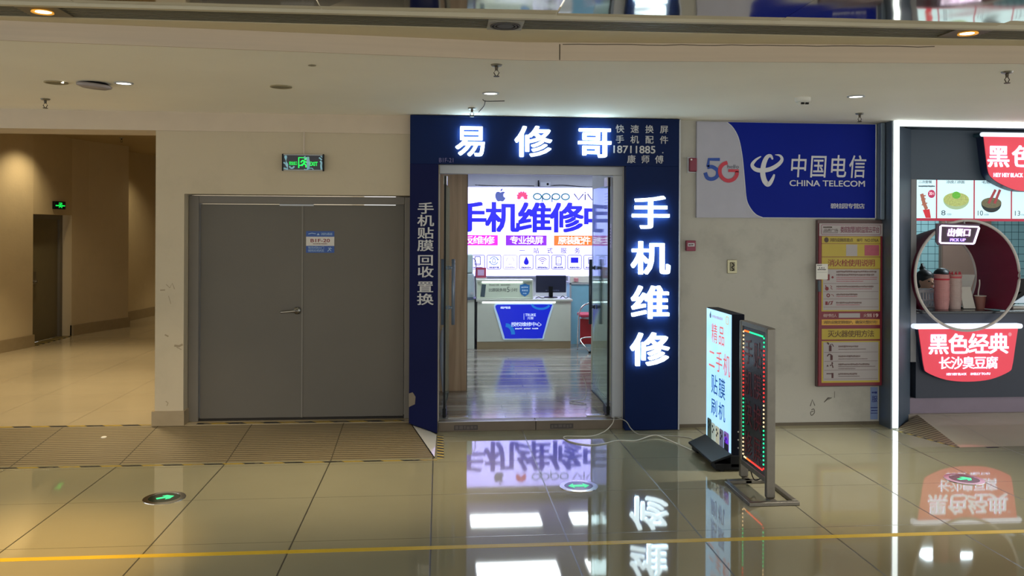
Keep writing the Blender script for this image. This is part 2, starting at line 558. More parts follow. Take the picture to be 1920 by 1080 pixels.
M['hazard2'] = stripe_mat('hazard_tape_small', (176, 152, 56), (16, 15, 14), (0.5, 1.0, 0), 0.085)
M['glass'] = glass_mat('door_glass', (0.86, 0.94, 0.97), 0.08)
M['wood'] = wood_mat('wood_boards', (166, 136, 106), (216, 186, 152), 0.5, 9, axis=2)
M['woodfloor'] = wood_mat('wood_plank_floor', (120, 112, 102), (188, 182, 172), 0.13, 10, axis=0, plank=(1, 0.13))
M['step'] = mat('step_stone', (104, 92, 78), 0.4, var=0.10, vscale=5)
M['blue_txt'] = mat('blue_lettering', (14, 6, 190), 0.5, emit=0.35, ecol=(25, 8, 225), var=0)
M['greyw'] = mat('grey_white_paint', (196, 200, 206), 0.6, var=0.03)

# ------------------------------------------------------------------ setting: the hall
HI = 2.64
b = nb(); box(b, -9, 10, -16, 0.3, -0.1, 0)
struct('floor', b, M['floor'], 'large polished beige tiles of the mall hall', keep=True)
b = nb(); box(b, -9, -2.2, 0.0, 15, 0.0, 0.09); box(b, -2.2, -0.24, -0.005, 0.25, 0.0, 0.09)
struct('floor_corridor', b, M['cfloor'], 'polished floor of the service corridor', keep=True)

# front wall, left of the shop: lintel, pillar, wall round the fire door
b = nb()
box(b, -9, -4.9, 0, 0.42, 0, HI)                       # beyond the opening
box(b, -2.442, -2.202, 0, 0.30, 0, HI)
box(b, -2.202, -0.2, 0, 0.30, 2.095, HI)
box(b, -0.2, 0.0, 0, 0.30, 0, HI)
struct('wall_front_left', b, M['wall'], 'cream wall around the grey fire door', keep=True)
b = nb(); box(b, -9, 0, -0.015, 0.42, HI, 2.86)
struct('trim_1', b, mat('lintel_paint', (194, 180, 160), 0.7, var=0.04), 'painted beam band above the corridor opening', keep=True)
b = nb(); box(b, 0.0, 1.665, 0.10, 0.30, 2.375, 2.86); box(b, 1.665, 6.6, 0.045, 0.30, 2.80, 2.86)
box(b, 1.665, 4.20, 0, 0.30, 0, 2.86)
struct('wall_front_right', b, M['wallR'], 'scuffed off-white wall below the telecom sign', keep=True)

# low ceiling with its bent front fascia
EDGE = [(-9, -2.76), (-2.35, -2.76), (0.5, -2.54), (3.4, -2.76), (10, -2.76)]
b = nb()
prism(b, Plane((0, 0, 0), (1, 0, 0), (0, 1, 0), (0, 0, 1)), EDGE+[(10, 0.0), (-9, 0.0)], 2.803, 2.86)
struct('ceiling', b, M['ceil'], 'low white ceiling in front of the shops', keep=True)
b = nb()
for (x0, y0), (x1, y1) in zip(EDGE, EDGE[1:]):
    vs = [b.verts.new((x, y, z)) for x, y in ((x0, y0-0.012), (x1, y1-0.012), (x1, y1), (x0, y0)) for z in (2.797, 2.905)]
    for f in ((0, 2, 3, 1), (4, 6, 7, 5), (0, 1, 7, 6), (2, 4, 5, 3), (0, 6, 4, 2), (1, 3, 5, 7)):
        b.faces.new([vs[i] for i in f])
struct('trim_2', b, M['fascia'], 'beige fascia along the edge of the low ceiling', keep=True)
b = nb(); prism(b, Plane((0, 0, 0), (1, 0, 0), (0, 1, 0), (0, 0, 1)), [(-9, -2.86), (0.4, -2.85), (10, -3.02), ]+[(x, y) for x, y in EDGE[::-1]], 2.903, 2.96)
struct('ceiling_upper', b, mat('ceiling_strip_paint', (205, 192, 162), 0.7, var=0.03), 'painted strip between fascia and grille', keep=True)
def edge_y(x):
    for (x0, y0), (x1, y1) in zip(EDGE, EDGE[1:]):
        if x0 <= x <= x1: return y0+(y1-y0)*(x-x0)/(x1-x0)-0.0125
b = nb()
r = random.Random(3); xs = [0.72+k*0.1 for k in range(23)]; zs = [2.893+r.uniform(-0.003, 0.003) for _ in xs]
for x0, x1, z0, z1 in zip(xs, xs[1:], zs, zs[1:]):
    vs = [b.verts.new((x, edge_y(x)-0.0005, z+d)) for x, z in ((x0, z0), (x1, z1)) for d in (-0.0022, 0.0022)]
    b.faces.new((vs[0], vs[2], vs[3], vs[1]))
for xa, xb in ((0.70, 0.706),):
    vs = [b.verts.new((x, edge_y(x)-0.0005, z)) for x in (xa, xb) for z in (2.80, 2.893)]
    b.faces.new((vs[0], vs[2], vs[3], vs[1]))
struct('trim_9', b, mat('crack_dark', (70, 60, 48), 0.8), 'thin crack running along the fascia board', keep=True)
# linear slot grille: backing plus slats running along the fascia
def gy(x): return -2.858 if x < 0.4 else -2.852-(x-0.4)*0.0172
b = nb()
prism(b, Plane((0, 0, 0), (1, 0, 0), (0, 1, 0), (0, 0, 1)), [(-9, -2.85), (0.4, -2.845), (10, -3.01), (10, -3.27), (0.4, -3.10), (-9, -3.10)], 2.945, 2.96)
gr = struct('ceiling_grille', b, mat('grille_backing', (40, 38, 32), 0.7), 'dark linear air slots in the ceiling', keep=True)
b = nb()
for k in range(7):
    for xa, xb in ((-9, 0.4), (0.4, 10)):
        ya, yb = gy(xa)-0.018-k*0.033, gy(xb)-0.018-k*0.033
        vs = [b.verts.new((x, y+dy, z)) for x, y in ((xa, ya), (xb, yb)) for dy in (0.007, -0.007) for z in (2.905, 2.93)]
        for f in ((0, 4, 5, 1), (2, 3, 7, 6), (0, 2, 6, 4), (1, 5, 7, 3)): b.faces.new([vs[i] for i in f])
so = obj('slat', b, mat('grille_slat', (112, 108, 92), 0.5, 0.3), gr, keep=True)
b = nb()
for xa, xb in ((-9, 0.4), (0.4, 10)):
    ya, yb = gy(xa)-0.245, gy(xb)-0.245
    vs = [b.verts.new((x, y+dy, z)) for x, y in ((xa, ya), (xb, yb)) for dy in (0.0, -0.035) for z in (2.895, 2.96)]
    for f in ((0, 4, 5, 1), (2, 3, 7, 6), (0, 2, 6, 4), (1, 5, 7, 3)): b.faces.new([vs[i] for i in f])
struct('trim_3', b, mat('ceiling_edge_trim', (186, 178, 156), 0.5), 'pale metal edge of the mirrored ceiling', keep=True)
# mirrored steel panels, each hung at a slightly different tilt
b = nb()
r = random.Random(4)
for i in range(16):
    xa, xb = -9+i*1.2, -9+(i+1)*1.2
    for j in range(4):
        ya = (gy((xa+xb)/2)-0.28) if j == 0 else -3.15-j*1.6
        yb = -3.15-(j+1)*1.6
        t = [r.uniform(-0.004, 0.004) for _ in range(4)]
        vs = [b.verts.new((x, y, 2.915+t[q])) for q, (x, y) in enumerate(((xa+.003, ya-.003), (xb-.003, ya-.003), (xb-.003, yb+.003), (xa+.003, yb+.003)))]
        vt = [b.verts.new(v.co+Vector((0, 0, 0.03))) for v in vs]
        b.faces.new(vs); b.faces.new(vt[::-1])
        for q in range(4): b.faces.new((vs[q], vs[(q+1) % 4], vt[(q+1) % 4], vt[q]))
struct('ceiling_mirror', b, M['mirror'], 'mirrored steel ceiling panels', keep=True)

# ------------------------------------------------------------------ setting: service corridor
CW = [(-6.45, 0.4), (-5.98, 4.2), (-5.80, 5.05)]
CW2 = [(-5.76, 6.22), (-5.66, 6.6), (-5.33, 7.42)]
CW3 = [(-5.70, 8.2), (-5.53, 9.39), (-5.2, 12.0), (-5.0, 15.0)]
def wall_strip(b, pts, z0, z1, th):
    for (x0, y0), (x1, y1) in zip(pts, pts[1:]):
        vs = [b.verts.new((x, y, z)) for x, y in ((x0, y0), (x1, y1), (x1-th, y1), (x0-th, y0)) for z in (z0, z1)]
        for f in ((0, 2, 3, 1), (4, 6, 7, 5), (0, 1, 7, 6), (2, 4, 5, 3), (0, 6, 4, 2), (1, 3, 5, 7)): b.faces.new([vs[i] for i in f])
CH = 3.2
b = nb()
wall_strip(b, CW, 0.09, CH, 0.5); wall_strip(b, CW2, 0.09, CH, 0.5); wall_strip(b, CW3, 0.09, CH, 0.5)
wall_strip(b, [CW[-1], CW2[0]], 1.99, CH, 0.5)
wall_strip(b, [(-5.33, 7.42), (-5.70, 8.2)], 0.09, CH, 0.3)
box(b, -6, -2, 15, 15.1, 0.09, CH)
box(b, -2.44, -2.3, 0.3, 15, 0.09, CH)
box(b, -9, -6.4, 0.35, 0.45, 0.09, CH)
struct('wall_corridor', b, wall_mat('corridor_paint', (196, 180, 148), 0.18), 'cream wall of the service corridor', keep=True)
b = nb(); box(b, -9, -2.3, 0.42, 15, CH, CH+0.05); box(b, -9, -2.3, 0.40, 0.44, HI, CH)
struct('ceiling_corridor', b, mat('corridor_ceiling', (170, 150, 112), 0.75, var=0.03), 'ceiling of the service corridor', keep=True)
b = nb()
for P in (CW, CW2, CW3): wall_strip(b, [(x+0.03, y) for x, y in P], 0.09, 0.26, 0.05)
struct('baseboard_corridor', b, M['base'], 'stone skirting along the corridor wall', keep=True)
b = nb(); box(b, -2.462, -2.19, -0.022, 0.31, 0.09, 0.215)
struct('baseboard_pillar', b, M['base'], 'stone skirting at the foot of the cream pillar', keep=True)

# corridor door
dn = thing('door_2', 'narrow grey steel door in the corridor wall below a small exit sign', 'door', (-5.92, 5.63, 0.09), kind='structure')
def along(t, off): # along the doorway line
    a, c = Vector((-5.80, 5.05)), Vector((-5.76, 6.22)); p = a+(c-a)*t; return (p.x-off, p.y)
def slab(b, t0, t1, o0, o1, z0, z1):
    P = [along(t0, o0), along(t1, o0), along(t1, o1), along(t0, o1)]
    return prism(b, Plane((0, 0, 0), (1, 0, 0), (0, 1, 0), (0, 0, 1)), P, z0, z1)
b = nb(); slab(b, 0.06, 0.90, 0.16, 0.20, 0.10, 1.92); obj('leaf', b, mat('corridor_door_paint', (112, 104, 80), 0.45, var=0.08, vscale=3), dn)
b = nb(); slab(b, 0.0, 0.06, 0.12, 0.24, 0.09, 1.99); slab(b, 0.90, 0.96, 0.12, 0.24, 0.09, 1.99); slab(b, 0.06, 0.90, 0.12, 0.24, 1.92, 1.99); obj('frame', b, M['door_frame'], dn)
b = nb(); slab(b, 0.22, 0.34, 0.150, 0.16, 0.96, 1.14); obj('lock_plate', b, M['steel'], dn)
b = nb(); cyl(b, (-5.94, 5.38, 1.0), (-5.89, 5.38, 1.0), 0.02); tube(b, [(-5.895, 5.38, 1.0), (-5.895, 5.26, 1.0)], 0.011); obj('handle', b, M['chrome'], dn)
b = nb(); slab(b, 0.02, 0.98, -0.02, 0.16, 0.09, 0.097)
o = obj('hazard_tape', b, stripe_mat('hazard_tape_corridor', (150, 130, 70), (20, 18, 14), (0, 1, 0), 0.16)); tag(o, 'worn black and yellow tape at the corridor door threshold', 'tape')

# ------------------------------------------------------------------ fire door (double leaf)
fd = thing('door_1', 'wide grey double-leaf steel fire door in the cream wall', 'door', (-1.2, 0.16, 0.09), kind='structure')
b = nb(); box(b, -2.20, -2.112, 0.12, 0.24, 0.09, 2.085); box(b, -0.31, -0.2, 0.12, 0.24, 0.09, 2.085); box(b, -2.112, -0.31, 0.12, 0.24, 2.018, 2.085)
obj('frame', b, M['door_frame'], fd, bevel=0.004)
for x0, x1 in ((-2.106, -1.222), (-1.216, -0.316)):
    b = nb(); box(b, x0, x1, 0.155, 0.20, 0.108, 2.012); lf = obj('leaf', b, M['steel_door'], fd, bevel=0.003)
b = nb(); box(b, -1.226, -1.212, 0.150, 0.156, 0.108, 2.012); obj('meeting_strip', b, mat('door_edge_strip', (112, 108, 100), 0.5, 0.0), fd)
b = nb(); box(b, -2.112, -0.31, 0.14, 0.22, 0.09, 0.108); obj('threshold', b, M['dark_gap'], fd)
b = nb(); box(b, -1.42, -1.12, 0.142, 0.155, 2.0, 2.016); obj('door_closer', b, M['alu'], fd, bevel=0.003)
b = nb(); cyl(b, (-1.262, 0.155, 1.065), (-1.262, 0.135, 1.065), 0.032, n=24); cyl(b, (-1.262, 0.14, 1.065), (-1.262, 0.105, 1.065), 0.012)
tube(b, smooth_path([(-1.262, 0.108, 1.065), (-1.30, 0.104, 1.063), (-1.40, 0.106, 1.053)], 4), 0.0105, 10)
obj('lever_handle', b, M['steel'], fd, smooth=True)

# notice plate stuck to the right leaf
pl = front(0.155)
nt_ = thing('door_notice', 'small blue and white unit notice on the fire door reading B1F-20', 'notice', (-1.06, 0.154, 1.60))
u0, u1, v0, v1 = -1.187, -0.938, 1.582, 1.776
b = nb(); rect(b, pl, u0, u1, v0, v1, 0, 0.002); obj('plate', b, mat('notice_white', (200, 196, 190), 0.4), nt_)
b = nb(); rect(b, pl, u0, u1, v1-0.05, v1, 0.002, 0.003); rect(b, pl, u0, u1, v0, v0+0.062, 0.002, 0.003); obj('blue_band', b, mat('notice_blue', (16, 70, 150), 0.4), nt_)
b = nb(); latin(b, pl, 'B1F-20', u0+0.04, u1-0.04, v0+0.095, v0+0.125, 0.002, 0.0035, bold=0.02); obj('lettering', b, mat('notice_red', (120, 20, 34), 0.4), nt_)
b = nb(); cjk(b, pl, '消防通道', u0+0.13, u1-0.018, v1-0.037, v1-0.014, 0.003, 0.004); cjk(b, pl, '常闭式防火门', u0+0.018, u0+0.158, v0+0.034, v0+0.056, 0.003, 0.004); cjk(b, pl, '请保持关闭状态'[1:], u0+0.018, u0+0.158, v0+0.008, v0+0.030, 0.003, 0.004)
stroke(b, pl, [(u0+0.02, v1-0.026), (u0+0.05, v1-0.018), (u0+0.085, v1-0.024)], 0.006, 0.003, 0.004)
prism(b, pl, [(u0+0.095, v1-0.036), (u0+0.118, v1-0.036), (u0+0.1065, v1-0.016)], 0.003, 0.004)
stroke(b, pl, [(u0+0.19, v0+0.012), (u0+0.205, v0+0.030), (u0+0.215, v0+0.05)], 0.006, 0.003, 0.004); stroke(b, pl, [(u0+0.195, v0+0.046), (u0+0.21, v0+0.034), (u0+0.228, v0+0.04)], 0.005, 0.003, 0.004); stroke(b, pl, [(u0+0.205, v0+0.030), (u0+0.222, v0+0.016)], 0.005, 0.003, 0.004)
obj('lettering', b, mat('notice_pale', (150, 180, 210), 0.4), nt_)
b = nb(); dashes(b, pl, u0+0.06, u1-0.06, v0+0.08, 0.010, 0.0035, 3); obj('fine_print', b, mat('notice_grey', (120, 90, 90), 0.4), nt_)

# ------------------------------------------------------------------ ramps and tapes on the floor
def tri_solid(b, pts):
    vs = [b.verts.new(p) for p in pts]; lo = [b.verts.new((p[0], p[1], 0.0005)) for p in pts]
    b.faces.new(vs)
    for i in range(len(pts)):
        j = (i+1) % len(pts)
        f = [vs[i], vs[j]]
        if pts[j][2] > 0.001: f.append(lo[j])
        if pts[i][2] > 0.001: f.append(lo[i])
        if len(f) > 2: b.faces.new(f)
rl = thing('access_ramp', 'beige ribbed tile ramp leading up to the fire door and corridor', 'ramp', (-2.2, -0.45, 0))
b = nb(); tri_solid(b, [(-8.5, -0.90, 0.001), (-0.03, -0.86, 0.001), (-0.252, -0.008, 0.088), (-8.5, -0.008, 0.088)]); obj('sloped_deck', b, M['ramp'], rl, norm=False)
b = nb(); tri_solid(b, [(-0.03, -0.86, 0.001), (-0.015, -0.115, 0.001), (-0.252, -0.008, 0.088)]); obj('side_slope', b, mat('ramp_side_tile', (205, 205, 200), 0.06, var=0.02), rl, norm=False)
b = nb(); tube(b, [(-0.03, -0.86, 0.004), (-0.252, -0.01, 0.091)], 0.004, 6); obj('hip_trim', b, M['black'], rl)
b = nb(); box(b, -8.5, -0.008, -0.930, -0.903, 0, 0.0015)
o = obj('hazard_tape', b, M['hazard']); tag(o, 'black and yellow tape along the bottom edge of the long ramp', 'tape')
b = nb(); box(b, -8.5, -2.47, 0.004, 0.045, 0.09, 0.0915)
o = obj('hazard_tape', b, M['hazard']); tag(o, 'black and yellow tape across the corridor opening at the ramp top', 'tape')
b = nb(); box(b, -2.1, -0.3, 0.02, 0.07, 0.09, 0.0915)
o = obj('hazard_tape', b, M['hazard']); tag(o, 'black and yellow tape on the threshold below the fire door', 'tape')
b = nb(); box(b, -0.008, 0.045, -0.88, -0.16, 0, 0.0015)
o = obj('hazard_tape', b, M['hazard2']); tag(o, 'short striped tape on the floor beside the shop step and ramp corner', 'tape')
b = nb()
P = Plane((0, 0, 0), (1, 0, 0), (0, 1, 0), (0, 0, 1))
prism(b, P, [(-8.9, -2.735), (0.2, -2.735), (9.9, -2.76), (9.9, -2.712), (0.2, -2.687), (-8.9, -2.687)], 0, 0.0012)
o = obj('floor_tape', b, M['yellow']); tag(o, 'long thin yellow tape line across the hall floor', 'tape')
b = nb(); lathe(b, [(0.022, 0), (0.022, 0.003), (0.0, 0.004)], (-2.76, -0.27, 0.0625), 12); o = obj('paper_scrap', b, M['white']); o.rotation_euler = (0.1, 0, 0); tag(o, 'tiny round white scrap lying on the ribbed ramp', 'litter')

rr = thing('access_ramp', 'small tile ramp in front of the black and red snack stall', 'ramp', (5.2, -0.5, 0))
b = nb(); tri_solid(b, [(4.13, -0.225, 0.001), (4.33, -0.85, 0.001), (4.45, -0.03, 0.088)]); obj('side_slope', b, M['ramp'], rr, norm=False)
b = nb(); tri_solid(b, [(4.33, -0.85, 0.001), (9.5, -0.85, 0.001), (9.5, -0.03, 0.088), (4.45, -0.03, 0.088)]); obj('sloped_deck', b, M['ramp_gloss'], rr, norm=False)
b = nb()
for x in (4.55, 5.35, 6.2): box(b, x, x+0.10, -0.885, -0.853, 0, 0.0015)
o = obj('hazard_tape', b, M['black']); tag(o, 'black tape dashes along the bottom of the stall ramp', 'tape')
b = nb(); prism(b, P, [(4.098, -0.235), (4.120, -0.245), (4.318, -0.862), (4.298, -0.856)], 0, 0.0015)
o = obj('hazard_tape', b, M['hazard2']); tag(o, 'worn striped tape along the slanted side of the stall ramp', 'tape')

# ------------------------------------------------------------------ repair shop: blue surround with lit letters
sf = thing('shop_sign', 'navy shopfront surround with glowing white characters around the repair shop doorway', 'sign', (0.95, -0.05, 0))
b = nb(); box(b, -0.257, 2.152, -0.10, -0.002, 2.372, 2.795); box(b, -0.257, 2.152, -0.105, -0.10, 2.783, 2.797)
obj('header_panel', b, M['navy'], sf, bevel=0.003)
b = nb()
vs = [(-0.257, 0.098), (-0.008, 0.004), (-0.008, 2.372), (-0.257, 2.372)]
prism(b, front(0), vs, 0.002, 0.10)
obj('side_panel', b, M['navy2'], sf, bevel=0.003)
b = nb(); box(b, 1.665, 2.152, -0.10, -0.002, 0.004, 2.372)
obj('side_panel', b, M['navy'], sf, bevel=0.003)
b = nb(); box(b, 2.148, 2.160, -0.105, -0.0, 0.004, 2.797); obj('edge_trim', b, M['alu'], sf)
pl = front(-0.10)
def sign_letter(ch, u0, u1, v0, v1):
    b = nb(); cjk(b, pl, ch, u0, u1, v0, v1, 0.004, 0.035, bold=0.016, cw=u1-u0)
    o = obj('sign_letter', b, M['glow'], sf); o['label'] = 'glowing white character '+ch
for ch, a, c in (('易', 0.152, 0.400), ('修', 0.682, 0.972), ('哥', 1.236, 1.513)): sign_letter(ch, a, c, 2.440, 2.706)
for ch, v in (('手', 2.097), ('机', 1.690), ('维', 1.294), ('修', 0.873)): sign_letter(ch, 1.729, 2.040, v-0.290, v)
b = nb()
cjk(b, pl, '快速换屏', 1.572, 2.043, 2.668, 2.738, 0, 0.004, cw=0.068, bold=0.008)
cjk(b, pl, '手机配件', 1.572, 2.043, 2.574, 2.644, 0, 0.004, cw=0.068, bold=0.008)
latin(b, pl, '18711885', 1.549, 1.928, 2.487, 2.553, 0, 0.004, bold=0.012)
latin(b, pl, '.', 1.992, 2.004, 2.489, 2.500, 0, 0.004)
cjk(b, pl, '康师傅', 1.678, 2.0, 2.397, 2.468, 0, 0.004, cw=0.068, bold=0.008)
obj('lettering', b, M['silver_txt'], sf)
b = nb()
cjk(b, pl, '手机贴膜', -0.183, -0.055, 1.605, 2.03, 0, 0.004, cw=0.098, bold=0.014, vertical=True)
cjk(b, pl, '回收', -0.183, -0.055, 1.375, 1.572, 0, 0.004, cw=0.093, bold=0.014, vertical=True)
cjk(b, pl, '置换', -0.183, -0.055, 1.133, 1.340, 0, 0.004, cw=0.098, bold=0.014, vertical=True)
obj('lettering', b, M['silver_txt'], sf)
b = nb(); latin(b, pl, 'B1F-21', -0.004, 0.121, 2.386, 2.424, 0, 0.003); obj('unit_number', b, M['pale_txt'], sf)
b = nb(); prism(b, pl, [(-0.258, 0.36), (-0.225, 0.37), (-0.20, 0.33), (-0.205, 0.265), (-0.24, 0.25), (-0.258, 0.24)], 0, 0.001); obj('torn_patch', b, mat('torn_board', (120, 110, 96), 0.8), sf)

# white door frame, raised step
b = nb(); box(b, 0.0, 1.665, 0.03, 0.10, 2.295, 2.375); box(b, 1.574, 1.665, 0.03, 0.10, 0.085, 2.295); box(b, -0.085, 0.004, 0.03, 0.10, 0.085, 2.295)
struct('trim_4', b, M['alu'], 'white aluminium door frame of the repair shop', bevel=0.004)
st = thing('shop_step', 'low dark stone step below the repair shop doorway', 'step', (0.83, 0, 0))
for x0, x1 in ((0.0, 0.868), (0.872, 1.661)):
    b = nb(); box(b, x0, x1, -0.02, 0.10, 0.0, 0.083); obj('step_slab', b, M['step'], st, bevel=0.003)
b = nb(); rect(b, front(-0.02), 0.14, 0.35, 0.012, 0.056, 0, 0.0006); ws_ = obj('worn_sticker', b, mat('worn_sticker', (66, 60, 58), 0.6), st)
b = nb(); dashes(b, front(-0.0206), 0.15, 0.34, 0.034, 0.032, 0.0008, 5, 0.25); obj('print', b, mat('worn_print', (92, 84, 80), 0.6), ws_)
b = nb(); rect(b, front(-0.02), 1.00, 1.21, 0.012, 0.056, 0, 0.0006); ws_ = obj('worn_sticker', b, mat('worn_sticker', (66, 60, 58), 0.6), st)
b = nb(); dashes(b, front(-0.0206), 1.01, 1.20, 0.034, 0.032, 0.0008, 8, 0.25); obj('print', b, mat('worn_print', (92, 84, 80), 0.6), ws_)
b = nb(); box(b, 0, 1.665, -0.022, 0.0, 0.083, 0.0875); obj('step_edge', b, M['steel'], st)

# glass doors, both swung into the shop
def glass_door(hx, side, label, wobble, dark):
    d = thing('glass_door', label, 'door', (hx, 0.12, 0.09))
    e = hx+wobble
    def P2(t): return (hx+wobble*t, 0.12+0.80*t)
    b = nb()
    vs = [b.verts.new((x+sx*0.006, y, z)) for (x, y) in (P2(0.02), P2(1)) for sx in (-1, 1) for z in (0.17, 2.21)]
    for f in ((0, 1, 3, 2), (4, 6, 7, 5), (0, 4, 5, 1), (2, 3, 7, 6), (0, 2, 6, 4), (1, 5, 7, 3)): b.faces.new([vs[i] for i in f])
    obj('glass_pane', b, M['glass'], d)
    b = nb(); box(b, hx-0.009, hx+0.009, 0.115, 0.135, 0.10, 2.28); obj('pivot_edge', b, M['black'], d)
    for z0, z1 in ((2.20, 2.285), (0.095, 0.175)):
        b = nb()
        vs = [b.verts.new((x+sx*0.016, y, z)) for (x, y) in (P2(0.0), P2(0.2)) for sx in (-1, 1) for z in (z0, z1)]
        for f in ((0, 1, 3, 2), (4, 6, 7, 5), (0, 4, 5, 1), (2, 3, 7, 6), (0, 2, 6, 4), (1, 5, 7, 3)): b.faces.new([vs[i] for i in f])
        obj('patch_fitting', b, M['steel'] if z0 > 1 else M['black'], d, bevel=0.003)
    b = nb()
    vs = [b.verts.new((x+sx*0.007, y, z)) for (x, y) in (P2(0.2), P2(1)) for sx in (-1, 1) for z in (0.160, 0.170)]
    for f in ((0, 1, 3, 2), (4, 6, 7, 5), (0, 4, 5, 1), (2, 3, 7, 6), (0, 2, 6, 4), (1, 5, 7, 3)): b.faces.new([vs[i] for i in f])
    obj('bottom_edge', b, M['black'], d)
    hp = P2(0.80)
    for s in (-1, 1):
        b = nb()
        cyl(b, (hp[0]+s*0.052, hp[1], 0.86), (hp[0]+s*0.052, hp[1], 1.505), 0.0165, n=16)
        for z in (1.03, 1.42): cyl(b, (hp[0]+s*0.007, hp[1], z), (hp[0]+s*0.05, hp[1], z), 0.014, n=12); cyl(b, (hp[0]+s*0.006, hp[1], z), (hp[0]+s*0.016, hp[1], z), 0.022, n=12)
        obj('pull_handle', b, dark, d, smooth=True)
    return d
hl = mat('handle_brushed', (150, 160, 176), 0.35, 0.35); hd = mat('handle_dark', (70, 80, 98), 0.35, 0.3)
glass_door(0.052, -1, 'open glass door in front of the wood panel, pale tubular handles', 0.045, hl)
glass_door(1.556, 1, 'open glass door with dark tubular handles, on the chair side', 0.0, hd)
for x0, x1, lb in ((0.085, 0.27, 'steel floor hinge plate below the glass door by the wood panel'), (1.36, 1.53, 'steel floor hinge plate below the glass door by the white cable')):
    b = nb(); box(b, x0, x1, 0.12, 0.19, 0.085, 0.094); tag(obj('floor_hinge_plate', b, M['chrome'], bevel=0.003), lb, 'hinge plate')

# ------------------------------------------------------------------ repair shop: interior shell
b = nb(); box(b, -0.3, 3.7, 0.30, 6.62, 0.0, 0.085); box(b, 0.0, 1.665, 0.10, 0.30, 0.0, 0.085); struct('floor_shop', b, M['woodfloor'], 'wood plank floor of the repair shop', keep=True)
shopw = mat('shop_wall_paint', (200, 202, 205), 0.7, var=0.03)
b = nb(); box(b, -0.3, 3.7, 6.6, 6.7, 0.085, 2.8); struct('wall_shop_back', b, shopw, 'white back wall of the repair shop', keep=True)
b = nb(); box(b, -0.4, -0.24, 0.30, 6.6, 0.085, 2.8); struct('wall_shop_left', b, shopw, keep=True)
b = nb(); box(b, 3.6, 3.7, 0.30, 6.6, 0.085, 2.8); struct('wall_shop_right', b, shopw, keep=True)
b = nb(); box(b, 1.72, 1.80, 0.11, 1.85, 0.085, 2.8); wp = struct('wall_shop_partition', b, mat('partition_paint', (190, 200, 196), 0.6, var=0.03), 'pale short partition behind the open glass door', keep=True)
b = nb(); box(b, 1.715, 1.72, 0.3, 1.85, 0.085, 1.02); struct('trim_5', b, mat('wainscot', (196, 190, 150), 0.6), keep=True)
b = nb(); box(b, -0.4, 3.7, 0.10, 6.7, 2.75, 2.8); struct('ceiling_shop', b, mat('shop_ceiling', (205, 208, 212), 0.7, var=0.02), 'white ceiling of the repair shop', keep=True)
for z0, z1, y0, y1, lb in ((1.95, 2.22, 0.9, 1.15, 'upper white paper sheet taped to the pale partition'), (1.62, 1.86, 0.75, 0.95, 'lower white paper sheet taped to the pale partition')):
    b = nb(); box(b, 1.711, 1.714, y0, y1, z0, z1); ps = obj('paper_sheet', b, M['white']); tag(ps, lb, 'paper')
    b = nb()
    for k in range(6): dashes(b, Plane((1.711, 0, 0), (0, -1, 0), (0, 0, 1), (-1, 0, 0)), -y1+0.03, -y0-0.03, z1-0.05-k*0.03, 0.012, 0.001, k)
    obj('print', b, mat('print_grey', (120, 126, 136), 0.6), ps)
sl = thing('ceiling_light', 'x', 'ceiling light', (1.05, 5.46, 2.72), 'square panel lights in the repair shop ceiling')
b = nb(); box(b, 0.48, 1.62, 5.19, 5.73, 2.725, 2.75); obj('frame', b, M['alu'], sl)
b = nb(); box(b, 0.505, 1.595, 5.215, 5.705, 2.720, 2.726); obj('diffuser', b, mat('panel_light_glow', (250, 252, 255), 0.5, emit=14.0, ecol=(236, 248, 250), var=0), sl)
sl['label'] = 'white panel light in the repair shop ceiling by the lit board'
dup(sl, (1.06, 3.58, 2.72), 'white panel light in the repair shop ceiling above the counter')
dup(sl, (2.62, 5.46, 2.72), 'white panel light in the shop ceiling, board end, chair side')
dup(sl, (2.55, 3.58, 2.72), 'white panel light in the shop ceiling above the red chair')

# wood-clad panel on the left
wp_ = thing('wood_panel', 'tall wood-clad partition end just inside the doorway', 'partition', (0.15, 1.6, 0.085))
b = nb(); box(b, -0.04, 0.298, 1.405, 1.70, 0.085, 2.38); obj('cladding', b, M['wood'], wp_, bevel=0.002)
b = nb(); box(b, 0.294, 0.302, 1.400, 1.42, 0.085, 2.38); obj('corner_strip', b, mat('corner_strip', (110, 92, 76), 0.4), wp_)
b = nb()
tube(b, smooth_path([(0.035, 1.30, 0.75), (0.035, 1.30, 0.93), (0.05, 1.30, 0.985), (0.075, 1.30, 0.985), (0.092, 1.30, 0.93), (0.092, 1.30, 0.86)], 5), 0.006)
um = thing('umbrella', 'folded pale umbrella with crook handle standing against the wood panel', 'umbrella', (0.05, 1.32, 0.085))
obj('crook_handle', b, mat('umbrella_handle', (190, 176, 140), 0.4), um)
b = nb(); lathe(b, [(0.004, 0), (0.016, 0.12), (0.03, 0.30), (0.034, 0.5), (0.02, 0.64), (0.008, 0.68)], (0.045, 1.33, 0.088), 12); obj('folded_canopy', b, mat('umbrella_cloth', (176, 182, 196), 0.7, var=0.12, vscale=20, stretch=(4, 4, 0.5)), um, smooth=True)

